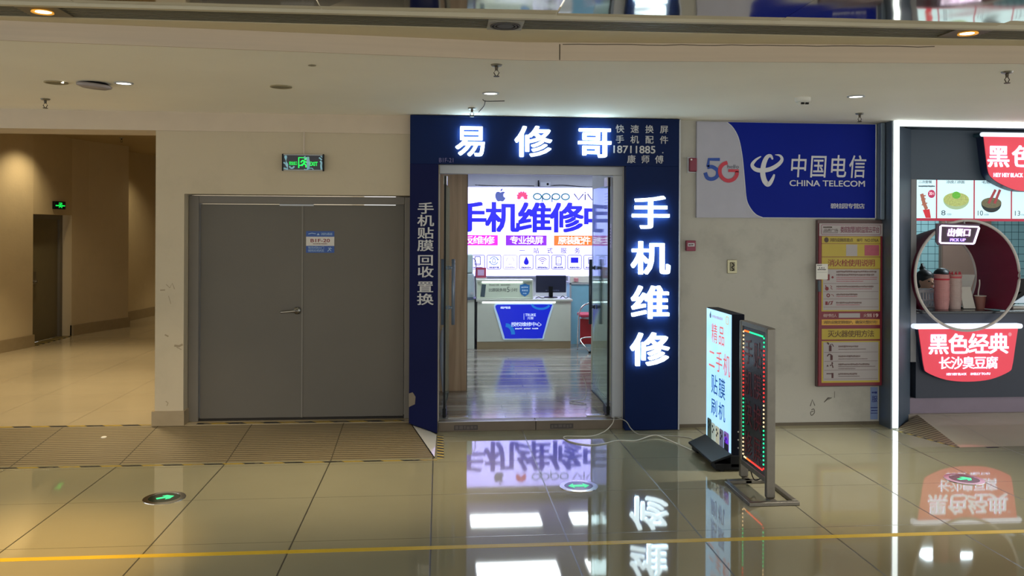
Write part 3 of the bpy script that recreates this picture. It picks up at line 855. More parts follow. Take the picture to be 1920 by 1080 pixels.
# ------------------------------------------------------------------ repair shop: lit board on the back wall
lb_ = thing('light_box_sign', 'large glowing white board with brand marks and big blue characters', 'sign', (1.6, 6.5, 1.0))
b = nb(); box(b, -0.2, 3.55, 6.46, 6.598, 1.0, 2.52); obj('housing', b, M['alu'], lb_)
b = nb(); box(b, -0.18, 3.53, 6.45, 6.461, 1.02, 2.50)
obj('lit_face', b, mat('lightbox_face', (225, 225, 255), 0.5, emit=2.5, ecol=(162, 153, 255), var=0), lb_)
pl = front(6.45)
b = nb(); cjk(b, pl, '手机维修中心', 0.258, 3.48, 1.752, 2.236, 0.001, 0.004, bold=0.028, cw=0.50); obj('lettering', b, M['blue_txt'], lb_)
for s, u0, u1, c in (('主板维修', 0.13, 0.977, (215, 30, 190)), ('专业换屏', 1.111, 1.798, (128, 30, 195)), ('原装配件', 1.924, 2.60, (225, 110, 40))):
    b = nb(); rect(b, pl, u0, u1, 1.530, 1.700, 0.001, 0.003); ba = obj('banner', b, mat('banner_colour', c, 0.5, emit=0.55, var=0.02), lb_)
    b = nb(); cjk(b, pl, s, u0+0.075, u1-0.06, 1.550, 1.682, 0.003, 0.005, bold=0.004); obj('lettering', b, mat('banner_white', (250, 245, 255), 0.5, emit=1.6, var=0), ba)
b = nb(); cjk(b, pl, '一站式服务', 1.345, 2.365, 1.398, 1.495, 0.001, 0.004, cw=0.088, bold=0.004); obj('lettering', b, mat('board_ink', (40, 30, 110), 0.5, emit=0.1, var=0), lb_)
ink = mat('board_dark_ink', (44, 60, 110), 0.5, emit=0.08, var=0); inkg = mat('board_green_ink', (40, 120, 120), 0.5, emit=0.2, var=0); inkl = mat('board_pale_ink', (170, 165, 180), 0.5, emit=0.4, var=0)
for k in range(9):
    u0 = 0.252+k*0.2725; u1 = u0+0.232; v0, v1 = 1.137, 1.367; uc = (u0+u1)/2; vc = 1.275
    b = nb(); stroke(b, pl, rrect(u0, u1, v0, v1, 0.02), 0.010, 0.001, 0.003, closed=True)
    card = obj('service_icon', b, inkl if k == 3 else ink, lb_)
    b = nb(); mk = ink
    if k in (0, 1, 6):
        stroke(b, pl, rrect(uc-0.045, uc+0.045, vc-0.072, vc+0.072, 0.012), 0.011, 0.001, 0.003, closed=True); rect(b, pl, uc-0.045, uc+0.045, vc-0.056, vc-0.048, 0.001, 0.003); rect(b, pl, uc-0.045, uc+0.045, vc+0.050, vc+0.056, 0.001, 0.003)
        if k == 6: stroke(b, pl, [(uc+0.02, vc+0.03), (uc-0.012, vc), (uc+0.014, vc-0.002), (uc-0.018, vc-0.036)], 0.006, 0.001, 0.003)
    elif k == 2:
        mk = inkg
        stroke(b, pl, ell(uc, vc, 0.066, 0.066, 14, 20, 160), 0.011, 0.001, 0.003); stroke(b, pl, ell(uc, vc, 0.066, 0.066, 14, 200, 340), 0.011, 0.001, 0.003); stroke(b, pl, rrect(uc-0.024, uc+0.024, vc-0.034, vc+0.030, 0.01), 0.008, 0.001, 0.003, closed=True); rect(b, pl, uc-0.008, uc+0.008, vc+0.032, vc+0.042, 0.001, 0.003)
        prism(b, pl, [(uc+0.052, vc+0.03), (uc+0.085, vc+0.026), (uc+0.064, vc)], 0.001, 0.003); prism(b, pl, [(uc-0.052, vc-0.03), (uc-0.085, vc-0.026), (uc-0.064, vc)], 0.001, 0.003)
    elif k == 3:
        mk = inkl
        for a in (30, 150, 270): stroke(b, pl, ell(uc, vc, 0.062, 0.062, 8, a-35, a+35), 0.009, 0.001, 0.003)
    elif k == 4:
        mk = M['blue_txt']; prism(b, pl, [(uc, vc+0.075)]+ell(uc, vc-0.025, 0.042, 0.045, 14, 20, -200), 0.001, 0.003)
    elif k == 5:
        mk = mat('board_plum_ink', (84, 60, 84), 0.5, emit=0.1, var=0)
        for rr_ in (0.035, 0.065, 0.095): stroke(b, pl, ell(uc, vc-0.045, rr_*0.95, rr_, 10, 40, 140), 0.011, 0.001, 0.003)
        prism(b, pl, ell(uc, vc-0.045, 0.011, 0.011, 12), 0.001, 0.003)
    elif k == 7:
        mk = M['blue_txt']; rect(b, pl, uc-0.064, uc+0.064, vc-0.035, vc+0.055, 0.001, 0.003)
        stroke(b, pl, [(uc-0.03, vc+0.025), (uc+0.02, vc+0.005), (uc+0.055, vc-0.02)], [0.01, 0.03, 0.004], 0.003, 0.004)
    else:
        stroke(b, pl, rrect(uc-0.035, uc+0.035, vc-0.05, vc+0.05, 0.01), 0.01, 0.001, 0.003, closed=True)
    obj('pictogram', b, mk, card)
    b = nb(); dashes(b, pl, u0+0.035, u1-0.03, v0+0.025, 0.026, 0.003, 30+k, 0.2); obj('caption', b, inkl if k == 3 else ink, card)
# brand marks on the board
b = nb()
uc, vc = 1.018, 2.363
ap = [(0, 0.052), (-0.035, 0.066), (-0.068, 0.055), (-0.086, 0.015), (-0.084, -0.03), (-0.062, -0.078), (-0.034, -0.098), (0, -0.09), (0.034, -0.098), (0.062, -0.078), (0.083, -0.04), (0.058, -0.022), (0.047, 0.006), (0.055, 0.034), (0.076, 0.052), (0.06, 0.064), (0.035, 0.066)]
prism(b, pl, [(uc+x, vc+y) for x, y in spath(ap+[ap[0]], 3)[:-1]], 0.001, 0.003)
prism(b, pl, [(uc-0.002, vc+0.07), (uc+0.002, vc+0.098), (uc+0.032, vc+0.125), (uc+0.034, vc+0.10), (uc+0.02, vc+0.078)], 0.001, 0.003)
obj('brand_mark', b, mat('board_slate_ink', (70, 84, 150), 0.5, emit=0.15, var=0), lb_)
b = nb(); uc, vc = 1.385, 2.315
for a in (8, 32, 56, 78, 102, 124, 148, 172):
    ca, sa = math.cos(math.radians(a)), math.sin(math.radians(a)); L = 0.13 if 40 < a < 140 else (0.12 if 20 < a < 160 else 0.10)
    pts = [(0.02, 0), (L*0.55, 0.019), (L*0.85, 0.020), (L, 0.0), (L*0.85, -0.020), (L*0.55, -0.019)]
    prism(b, pl, [(uc+(x*ca-y*sa)*0.92, vc+(x*sa+y*ca)) for x, y in pts], 0.001, 0.003)
obj('brand_mark', b, mat('board_rose_ink', (214, 62, 110), 0.5, emit=0.45, var=0), lb_)
b = nb(); latin(b, pl, 'HUAWEI', 1.283, 1.482, 2.262, 2.290, 0.001, 0.003); obj('brand_mark', b, ink, lb_)
b = nb()
for k, uc in enumerate((1.640, 1.790, 1.953, 2.115)):
    stroke(b, pl, ell(uc, 2.352, 0.066, 0.050, 24), 0.021, 0.001, 0.003, closed=True)
    if k in (1, 2): rect(b, pl, uc-0.074, uc-0.058, 2.262, 2.352, 0.001, 0.003)
obj('brand_mark', b, mat('board_teal_ink', (20, 110, 110), 0.5, emit=0.15, var=0), lb_)
b = nb()
for pts in ([(2.262, 2.405), (2.34, 2.302), (2.42, 2.402)], [(2.452, 2.398), (2.452, 2.298)], [(2.49, 2.405), (2.568, 2.302), (2.648, 2.402)]): stroke(b, pl, pts, 0.020, 0.001, 0.003)
prism(b, pl, ell(2.452, 2.424, 0.011, 0.011, 12), 0.001, 0.003); stroke(b, pl, ell(2.725, 2.352, 0.066, 0.050, 24), 0.015, 0.001, 0.003, closed=True)
obj('brand_mark', b, mat('board_ash_ink', (60, 60, 100), 0.5, emit=0.1, var=0), lb_)
# small devices above the board
gt = thing('router', 'small white box with antenna above the lit board', 'router', (1.80, 6.55, 2.53))
b = nb(); box(b, 1.69, 1.87, 6.50, 6.6, 2.525, 2.60); obj('body', b, M['greyw'], gt, bevel=0.01)
b = nb(); cyl(b, (1.67, 6.55, 2.525), (1.67, 6.55, 2.63), 0.012); obj('antenna', b, M['black'], gt)
b = nb(); cyl(b, (1.82, 6.495, 2.565), (1.82, 6.50, 2.565), 0.02, n=16); obj('lens', b, M['black'], gt)
b = nb(); tube(b, smooth_path([(0.6, 6.57, 2.545), (1.0, 6.57, 2.53), (1.4, 6.57, 2.54), (1.60, 6.57, 2.535)], 4), 0.006, 6); tube(b, smooth_path([(1.90, 6.57, 2.545), (2.1, 6.57, 2.555), (2.5, 6.57, 2.53), (3.2, 6.57, 2.54)], 4), 0.006, 6)
tag(obj('data_cable', b, M['black']), 'thin dark cable along the top of the lit board', 'cable')

# ------------------------------------------------------------------ repair shop: counter and what stands on it
ct = thing('service_counter', 'white reception counter with lit edge and blue trapezoid sign', 'counter', (1.22, 4.7, 0.085))
cw_ = mat('counter_white', (205, 212, 200), 0.35, var=0.03)
b = nb(); box(b, 0.545, 1.895, 4.45, 4.95, 0.19, 0.765); obj('body', b, cw_, ct, bevel=0.004)
b = nb(); box(b, 0.545, 1.895, 4.455, 4.95, 0.085, 0.19); obj('plinth', b, mat('counter_plinth', (150, 134, 104), 0.5, var=0.08, vscale=12, stretch=(0.3, 1, 6)), ct)
b = nb(); box(b, 0.53, 1.92, 4.43, 4.97, 0.765, 0.795); obj('worktop', b, mat('counter_top', (190, 194, 186), 0.35), ct, bevel=0.004)
b = nb(); box(b, 0.62, 1.67, 4.440, 4.449, 0.745, 0.765); obj('edge_light', b, M['ledstrip'], ct)
pl = front(4.45)
b = nb(); prism(b, pl, [(0.535+0.28, 0.735), (1.635, 0.735)]+ell(1.60, 0.70, 0.04, 0.035, 4, 60, -10)+[(1.51, 0.27)]+ell(1.48, 0.25, 0.03, 0.03, 4, -10, -80)+[(0.95, 0.22)]+ell(0.94, 0.25, 0.03, 0.03, 4, -100, -170)+[(0.785, 0.67)]+ell(0.82, 0.70, 0.035, 0.035, 4, 190, 120), 0, 0.010)
pa = obj('sign_plate', b, mat('sign_plate_edge', (190, 220, 245), 0.4, emit=0.25, var=0), ct)
b = nb(); pr = spath([(0.84, 0.722), (1.20, 0.722), (1.59, 0.722), (1.612, 0.69), (1.56, 0.53), (1.49, 0.27), (1.455, 0.237), (1.2, 0.237), (0.965, 0.237), (0.935, 0.27), (0.86, 0.53), (0.805, 0.69), (0.84, 0.722)], 3)[:-1]
prism(b, pl, pr, 0.010, 0.014); obj('sign_face', b, mat('sign_blue', (16, 40, 205), 0.35, emit=0.42, ecol=(8, 30, 215), var=0.02), pa)
b = nb(); stroke(b, pl, ell(0.95, 0.30, 0.11, 0.13, 14, 88, -2), 0.055, 0.014, 0.016); stroke(b, pl, ell(1.46, 0.735, 0.13, 0.075, 14, 188, 340), 0.03, 0.014, 0.016); obj('ring_motif', b, mat('sign_cyan', (30, 130, 225), 0.4, emit=0.3, var=0), pa)
b = nb()
latin(b, pl, 'TRUKE', 1.235, 1.385, 0.555, 0.592, 0.014, 0.017, bold=0.012); cjk(b, pl, '元客', 1.265, 1.355, 0.508, 0.547, 0.014, 0.017)
cjk(b, pl, '授权维修中心', 1.035, 1.465, 0.410, 0.470, 0.014, 0.017, bold=0.008)
cjk(b, pl, '维护智造', 0.88, 1.02, 0.663, 0.695, 0.014, 0.017, bold=0.02)
for u0, u1, sd in ((1.09, 1.19, 1), (1.215, 1.31, 2), (1.335, 1.43, 3)): dashes(b, pl, u0, u1, 0.378, 0.02, 0.016, sd, 0.2)
rect(b, pl, 1.213, 1.218, 0.505, 0.595, 0.014, 0.016)
obj('lettering', b, mat('sign_white', (225, 238, 250), 0.4, emit=0.55, var=0), pa)

ds = thing('display_case', 'low white display case on the counter with a slogan and blue shield', 'display case', (0.94, 4.62, 0.795))
b = nb()
box(b, 0.535, 1.355, 4.52, 4.72, 0.795, 0.815); box(b, 0.535, 1.355, 4.50, 4.72, 1.05, 1.075); box(b, 0.535, 0.552, 4.50, 4.72, 0.815, 1.05); box(b, 1.338, 1.355, 4.50, 4.72, 0.815, 1.05)
obj('case', b, cw_, ds, bevel=0.003)
b = nb(); box(b, 0.552, 1.338, 4.53, 4.55, 0.815, 1.05); obj('front_panel', b, mat('case_panel', (205, 218, 200), 0.4, var=0.02), ds)
b = nb(); box(b, 0.62, 1.20, 4.515, 4.529, 1.030, 1.050); obj('case_light', b, M['ledstrip'], ds)
pl = front(4.53)
b = nb(); prism(b, pl, [(0.595, 0.83), (0.655, 0.825), (0.675, 1.005), (0.615, 1.01)], 0.001, 0.006); obj('phone_picture', b, mat('case_slate', (44, 72, 88), 0.3, var=0.1), ds)
b = nb(); latin(b, pl, 'TRUKE', 0.715, 0.80, 0.985, 1.01, 0, 0.002); cjk(b, pl, '元客', 0.81, 0.86, 0.985, 1.012, 0, 0.002); cjk(b, pl, '超长续航', 0.89, 1.02, 0.985, 1.012, 0, 0.002)
cjk(b, pl, '比原装多用', 0.715, 0.965, 0.900, 0.950, 0, 0.002, bold=0.004); latin(b, pl, '5', 0.975, 1.015, 0.895, 0.970, 0, 0.002); cjk(b, pl, '小时', 1.03, 1.128, 0.900, 0.950, 0, 0.002, bold=0.004)
obj('lettering', b, mat('case_ink', (96, 106, 100), 0.5), ds)
b = nb(); prism(b, pl, [(1.235, 1.020), (1.19, 1.0), (1.165, 0.998), (1.165, 0.90), (1.185, 0.86), (1.235, 0.83), (1.285, 0.86), (1.305, 0.90), (1.305, 0.998), (1.28, 1.0)], 0.001, 0.005); sh_ = obj('shield_badge', b, mat('shield_blue', (48, 120, 190), 0.35, var=0.1), ds)
b = nb(); dashes(b, pl, 1.185, 1.29, 0.965, 0.026, 0.007, 2, 0.15); dashes(b, pl, 1.195, 1.28, 0.92, 0.03, 0.007, 3, 0.15); dashes(b, pl, 1.21, 1.265, 0.875, 0.02, 0.007, 4, 0.15); obj('lettering', b, mat('shield_pale', (170, 205, 235), 0.4), sh_)

qr = thing('table_sign', 'small red and pink framed card behind the display case', 'table sign', (0.60, 4.8, 1.08))
b = nb(); box(b, 0.535, 0.69, 4.79, 4.81, 1.085, 1.235); obj('card', b, mat('card_red', (170, 60, 90), 0.5), qr)
b = nb(); box(b, 0.565, 0.66, 4.782, 4.79, 1.12, 1.205); obj('face', b, mat('card_pink', (190, 160, 200), 0.5, var=0.1, vscale=60), qr)
b = nb(); box(b, 0.535, 0.70, 4.76, 4.86, 1.0, 1.086); box(b, 0.56, 0.66, 4.78, 4.84, 0.795, 1.0); obj('stand', b, M['white'], qr)

mo = thing('monitor', 'dark flat monitor turned backwards on the counter', 'monitor', (1.65, 4.78, 0.795))
b = nb(); box(b, 1.425, 1.875, 4.76, 4.795, 0.868, 1.122); obj('screen_housing', b, mat('monitor_dark', (24, 30, 56), 0.4), mo, bevel=0.01)
b = nb(); box(b, 1.615, 1.675, 4.735, 4.77, 0.81, 0.96); obj('neck', b, M['black'], mo, bevel=0.004)
b = nb(); lathe(b, [(0.10, 0), (0.10, 0.012), (0.03, 0.02)], (1.645, 4.74, 0.795), 20); obj('foot', b, M['black'], mo)
b = nb(); dashes(b, front(4.76), 1.57, 1.77, 0.90, 0.018, 0.001, 6, 0.6); obj('port_row', b, mat('port_grey', (90, 96, 130), 0.4), mo)
for i, (pts, mm) in enumerate(((((1.40, 4.6, 0.80), (1.45, 4.62, 0.815), (1.50, 4.6, 0.80), (1.56, 4.63, 0.812)), M['black']), (((1.38, 4.66, 0.802), (1.43, 4.69, 0.84), (1.48, 4.66, 0.81), (1.53, 4.68, 0.802)), M['white']), (((1.76, 4.58, 0.803), (1.80, 4.60, 0.83), (1.84, 4.58, 0.803), (1.88, 4.6, 0.815)), M['black']))):
    b = nb(); tube(b, smooth_path(pts, 4), 0.006, 6); tag(obj('counter_cable', b, mm), ('black cable curled on the counter beside the display case', 'white cable curled below the monitor', 'black cable curled on the counter edge below the monitor')[i], 'cable')

cb = thing('storage_cabinet', 'white cabinet beside the counter behind the wood panel', 'cabinet', (0.4, 4.7, 0.085))
b = nb(); box(b, 0.05, 0.508, 4.46, 5.0, 0.085, 0.79); obj('body', b, cw_, cb, bevel=0.003)
b = nb(); box(b, 0.512, 0.526, 4.46, 5.0, 0.085, 0.80); obj('side_edge', b, M['black'], cb)
b = nb(); box(b, 0.04, 0.512, 4.44, 5.0, 0.79, 0.81); obj('top', b, mat('cabinet_top', (80, 96, 116), 0.4), cb)
mc = thing('printer_box', 'pale blue-grey machine standing on the white cabinet', 'machine', (0.35, 4.7, 0.81))
b = nb(); box(b, 0.15, 0.500, 4.50, 4.85, 0.81, 1.165); obj('body', b, mat('machine_pale', (178, 196, 204), 0.4), mc, bevel=0.02)
b = nb(); cyl(b, (0.47, 4.50, 0.88), (0.47, 4.485, 0.88), 0.02); obj('knob', b, M['greyw'], mc)
mc = thing('printer_box', 'upper pale machine stacked on the other above the cabinet', 'machine', (0.35, 4.7, 1.165))
b = nb(); box(b, 0.15, 0.485, 4.50, 4.85, 1.17, 1.435); obj('body', b, mat('machine_pale_upper', (176, 198, 200), 0.4), mc, bevel=0.015)
b = nb(); tube(b, smooth_path([(0.485, 4.55, 1.38), (0.515, 4.47, 1.36), (0.528, 4.46, 1.28), (0.52, 4.46, 1.12), (0.518, 4.48, 0.83)], 5), 0.006, 6); obj('cable', b, M['black'], mc)

gc = thing('glass_cabinet', 'light blue low cabinet behind the red chair', 'cabinet', (2.25, 5.0, 0.085))
b = nb(); box(b, 1.965, 2.62, 4.92, 5.3, 0.085, 0.98); obj('body', b, mat('cabinet_blue', (130, 184, 208), 0.3, var=0.05), gc)
b = nb()
for x in (1.95, 2.60): box(b, x, x+0.025, 4.90, 4.92, 0.085, 1.0)
box(b, 1.95, 2.625, 4.90, 5.3, 0.98, 1.005); obj('frame', b, M['alu'], gc)
tr_ = thing('white_tray', 'white tray with small items on the light blue cabinet', 'tray', (2.16, 5.0, 1.005))
b = nb(); box(b, 1.96, 2.36, 4.94, 5.15, 1.005, 1.10); obj('tray_body', b, M['white'], tr_, bevel=0.006)
b = nb(); lathe(b, [(0.03, 0), (0.035, 0.05), (0.0, 0.055)], (2.05, 4.925, 1.02), 14); obj('pink_item', b, mat('item_pink', (210, 140, 150), 0.5), tr_)

# red folding chair
chr_ = thing('folding_chair', 'red folding chair with chrome tube frame beside the counter', 'chair', (2.12, 4.2, 0.085))
red = mat('chair_red', (165, 36, 44), 0.55, var=0.06); 
def tub(name, pts, rad=0.011, mm=None, k=6):
    b = nb(); tube(b, smooth_path(pts, k), rad, 10); return obj(name, b, mm or M['chrome'], chr_, smooth=True)
tub('back_frame', [(1.955, 4.20, 0.10), (1.965, 4.22, 0.45), (2.0, 4.26, 0.66), (2.10, 4.28, 0.745), (2.24, 4.28, 0.745), (2.34, 4.26, 0.66), (2.375, 4.22, 0.45), (2.385, 4.20, 0.10)])
tub('front_leg', [(2.09, 4.0, 0.098), (2.03, 4.05, 0.17), (1.985, 4.12, 0.24), (2.02, 4.14, 0.275), (2.13, 4.14, 0.285), (2.30, 4.14, 0.275), (2.35, 4.12, 0.24), (2.30, 4.05, 0.17), (2.25, 4.0, 0.098)])
for x in (2.09, 2.25):
    b = nb(); cyl(b, (x-0.008, 3.995, 0.095), (x+0.012, 4.005, 0.095), 0.016, n=10); cyl(b, (x, 4.0, 0.085), (x, 4.0, 0.108), 0.017, n=12); obj('rubber_foot', b, M['black'], chr_)
b = nb(); box(b, 1.98, 2.36, 4.10, 4.42, 0.565, 0.615); obj('seat', b, mat('chair_seat', (190, 60, 90), 0.5, var=0.05), chr_, bevel=0.018)
b = nb(); box(b, 1.985, 2.355, 4.17, 4.19, 0.185, 0.545); obj('back_panel', b, red, chr_, bevel=0.006)
tub('seat_rail', [(2.0, 4.13, 0.555), (2.17, 4.12, 0.545), (2.34, 4.13, 0.555)], 0.009)
b = nb(); cyl(b, (2.13, 4.262, 0.70), (2.23, 4.262, 0.70), 0.02, n=12); obj('grip', b, M['black'], chr_)
tub('lower_rail', [(1.975, 4.18, 0.19), (2.365, 4.18, 0.19)], 0.008)

# ------------------------------------------------------------------ telecom sign and the wall below it
ts = thing('telecom_sign', 'flat blue and grey-white telecom shop sign with swirl emblem and 5G mark', 'sign', (3.2, -0.02, 1.92))
b = nb(); box(b, 2.334, 4.040, -0.028, -0.002, 1.915, 2.79); obj('board', b, mat('sign_grey_white', (168, 169, 184), 0.5, var=0.04), ts)
pl = front(-0.028)
cv = spath([(2.613, 2.788), (2.668, 2.741), (2.72, 2.651), (2.752, 2.519), (2.769, 2.387), (2.785, 2.224), (2.801, 2.082), (2.839, 2.001), (2.891, 1.945), (2.954, 1.918)], 4)
b = nb(); prism(b, pl, cv+[(4.034, 1.918), (4.034, 2.788)], 0, 0.002); obj('blue_field', b, mat('telecom_blue', (0, 28, 140), 0.5, var=0.05, vscale=2, spec=0.12), ts)
b = nb(); stroke(b, pl, cv, 0.007, 0.001, 0.003); rect(b, pl, 4.030, 4.040, 1.915, 2.79, 0, 0.004); rect(b, pl, 2.945, 4.04, 1.913, 1.920, 0, 0.004); obj('edge_line', b, M['greyw'], ts)
tw = mat('telecom_white', (205, 207, 215), 0.5, var=0.02)
b = nb()
p1 = spath([(2.936, 2.479), (2.884, 2.444), (2.852, 2.398), (2.884, 2.36), (2.947, 2.35), (3.026, 2.364), (3.099, 2.406), (3.134, 2.452), (3.115, 2.488), (3.069, 2.496)], 5)
n = len(p1); stroke(b, pl, p1, [0.006+0.034*math.sin(PI*min(1, i/n*1.05))**0.7 for i in range(n)], 0.002, 0.0045)
p2 = spath([(3.046, 2.452), (3.025, 2.486), (2.99, 2.47), (2.962, 2.409), (2.952, 2.328), (2.967, 2.262), (2.996, 2.224), (3.022, 2.236), (3.047, 2.278), (3.062, 2.316)], 5)
n = len(p2); stroke(b, pl, p2, [0.012+0.036*math.sin(PI*min(1, i/n*1.02))**0.8 for i in range(n)], 0.002, 0.005)
obj('emblem', b, tw, ts)
b = nb(); cjk(b, pl, '中国电信', 3.213, 3.926, 2.288, 2.495, 0.002, 0.005, cw=0.148, bold=0.008, slant=0.06); obj('lettering', b, tw, ts)
b = nb(); latin(b, pl, 'CHINA TELECOM', 3.208, 3.928, 2.210, 2.264, 0.002, 0.005, bold=0.012); obj('lettering', b, tw, ts)
b = nb(); cjk(b, pl, '碧桂园专营店', 3.601, 3.926, 2.005, 2.053, 0.002, 0.005, bold=0.004); obj('lettering', b, tw, ts)
b = nb(); stroke(b, pl, [(2.548, 2.446), (2.446, 2.446), (2.436, 2.378)], 0.028, 0.002, 0.005)
stroke(b, pl, spath([(2.432, 2.374), (2.478, 2.378), (2.526, 2.345), (2.522, 2.293), (2.478, 2.267), (2.432, 2.278), (2.412, 2.325)], 5), 0.034, 0.002, 0.005)
obj('mark_five', b, mat('mark_blue', (20, 68, 160), 0.5), ts)
b = nb(); stroke(b, pl, spath([(2.619, 2.418), (2.578, 2.402), (2.550, 2.362), (2.553, 2.308), (2.585, 2.268), (2.630, 2.252), (2.678, 2.268), (2.706, 2.305), (2.709, 2.340)], 5), 0.034, 0.005, 0.007)
stroke(b, pl, [(2.628, 2.345), (2.7255, 2.345)], 0.026, 0.005, 0.007); obj('mark_letter', b, mat('mark_red', (190, 48, 70), 0.5), ts)
b = nb(); latin(b, pl, 'hello', 2.621, 2.727, 2.366, 2.400, 0.002, 0.004); obj('mark_word', b, mat('mark_grey', (90, 96, 110), 0.5), ts)
b = nb(); box(b, 4.045, 4.086, -0.10, -0.0, 1.905, 2.795); tag(obj('sign_side_box', b, mat('side_box_metal', (110, 124, 138), 0.35, 0.5), bevel=0.004), 'narrow grey metal box between the telecom sign and lit stall frame', 'panel')

al = thing('alarm_sounder', 'dark red fire alarm sounder beside the upper corner of the telecom sign', 'fire alarm', (2.30, 0, 2.33))
b = nb(); box(b, 2.252, 2.338, -0.012, 0, 2.322, 2.466); obj('back_plate', b, M['greyw'], al, bevel=0.004)
b = nb(); box(b, 2.262, 2.334, -0.045, -0.012, 2.332, 2.458); obj('red_housing', b, mat('alarm_red', (120, 26, 56), 0.4), al, bevel=0.010)
b = nb(); cyl(b, (2.278, -0.046, 2.440), (2.278, -0.05, 2.440), 0.008, n=12); obj('indicator', b, M['white'], al)
ac = thing('call_point', 'small square red manual call point on the off-white wall', 'fire alarm', (2.28, 0, 1.60))
b = nb(); box(b, 2.238, 2.328, -0.035, 0, 1.610, 1.705); obj('red_housing', b, mat('call_point_red', (128, 30, 64), 0.4), ac, bevel=0.006)
b = nb(); box(b, 2.252, 2.314, -0.038, -0.035, 1.652, 1.682); obj('press_pane', b, M['greyw'], ac)
b = nb(); dashes(b, front(-0.038), 2.258, 2.308, 1.667, 0.016, 0.001, 2, 0.15); obj('lettering', b, mat('call_ink', (90, 60, 70), 0.5), ac)
sk = thing('wall_plate', 'steel switch plate on the off-white wall under the telecom sign', 'wall plate', (2.68, 0, 1.41))
b = nb(); box(b, 2.632, 2.722, -0.012, 0, 1.405, 1.530); obj('plate', b, mat('plate_steel', (150, 146, 120), 0.35, 0.9), sk, bevel=0.003)
b = nb(); box(b, 2.655, 2.70, -0.022, -0.012, 1.428, 1.508); obj('socket_face', b, mat('socket_face', (120, 116, 96), 0.4, 0.5), sk, bevel=0.006)
b = nb(); tube(b, smooth_path([(2.672, -0.024, 1.50), (2.690, -0.024, 1.48), (2.668, -0.024, 1.462), (2.688, -0.024, 1.442), (2.67, -0.024, 1.43)], 4), 0.004, 6); obj('latch', b, M['dark_gap'], sk)
# pencil marks and chips on the plaster
pl = front(0)
b = nb(); stroke(b, pl, [(3.428, 0.176), (3.448, 0.236), (3.472, 0.180)], 0.008, 0, 0.001); stroke(b, pl, spath([(3.44, 0.14), (3.462, 0.15), (3.468, 0.115), (3.44, 0.09), (3.432, 0.12), (3.46, 0.128)], 4), 0.007, 0, 0.001); stroke(b, pl, [(3.56, 0.21), (3.60, 0.248), (3.635, 0.252), (3.60, 0.232)], [0.006, 0.016, 0.01, 0.004], 0, 0.001); stroke(b, pl, [(3.66, 0.25), (3.662, 0.31)], 0.004, 0, 0.001)
struct('wall_marks', b, mat('pencil_grey', (86, 82, 76), 0.8), 'scribbled marks and chips low on the off-white wall', keep=True)

b = nb()
for pts, wd in (([(-2.40, 1.26), (-2.36, 1.262)], 0.010), ([(-2.35, 1.31), (-2.32, 1.28), (-2.30, 1.32), (-2.28, 1.27)], 0.006), ([(-2.33, 1.21), (-2.31, 1.14)], 0.004), ([(-2.36, 0.875), (-2.33, 0.86)], 0.012), ([(-2.28, 0.78), (-2.24, 0.775), (-2.21, 0.79)], 0.018), ([(-2.26, 0.765), (-2.22, 0.745)], 0.006), ([(-2.35, 0.30), (-2.33, 0.285), (-2.34, 0.26)], 0.007)):
    stroke(b, front(0), pts, wd, 0, 0.001)
struct('wall_marks_pillar', b, mat('plaster_chip', (146, 132, 108), 0.8), 'chips and scuffs on the cream pillar', keep=True)

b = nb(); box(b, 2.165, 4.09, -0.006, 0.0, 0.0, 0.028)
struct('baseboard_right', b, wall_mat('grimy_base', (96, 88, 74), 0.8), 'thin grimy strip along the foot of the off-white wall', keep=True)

# fire hydrant cabinet behind its instruction board
hy = thing('hydrant_cabinet', 'red and yellow fire hydrant instruction board over a wall cabinet', 'cabinet', (3.78, -0.03, 0.36))
b = nb(); box(b, 3.470, 4.092, -0.045, -0.001, 0.362, 1.90); obj('cabinet_frame', b, mat('cabinet_frame_dark', (92, 74, 74), 0.5, 0.3), hy, bevel=0.004)
b = nb(); box(b, 3.478, 4.086, -0.06, -0.045, 0.374, 1.868); obj('red_board', b, mat('board_red', (116, 20, 40), 0.4, var=0.05), hy)
pl = front(-0.06)
hyw = mat('board_white', (166, 160, 162), 0.45, var=0.03); hyy = mat('board_yellow', (180, 160, 56), 0.45, var=0.05); hyr = mat('board_print_red', (132, 24, 40), 0.45); hyk = mat('board_print_dark', (70, 52, 40), 0.5); hyt = mat('board_print_thin', (140, 110, 112), 0.5)
b = nb(); rect(b, pl, 3.478, 4.086, 1.752, 1.868, 0, 0.003); h1 = obj('header_strip', b, hyw, hy)
b = nb(); cjk(b, pl, '娄底智慧消防监管云平台', 3.680, 4.052, 1.782, 1.840, 0.003, 0.005, bold=0.006); stroke(b, pl, rrect(3.497, 4.066, 1.765, 1.855, 0.012), 0.004, 0.003, 0.004, closed=True); obj('lettering', b, mat('header_plum', (120, 40, 74), 0.5), h1)
b = nb(); cjk(b, pl, '碧桂广场'[2:], 3.588, 3.655, 1.788, 1.818, 0.003, 0.005); cjk(b, pl, '品质', 3.516, 3.582, 1.788, 1.818, 0.003, 0.005, slant=0.2); dashes(b, pl, 3.515, 3.60, 1.833, 0.014, 0.004, 3, 0.1); stroke(b, pl, [(3.512, 1.780), (3.655, 1.782)], 0.003, 0.003, 0.005); obj('lettering', b, hyk, h1)
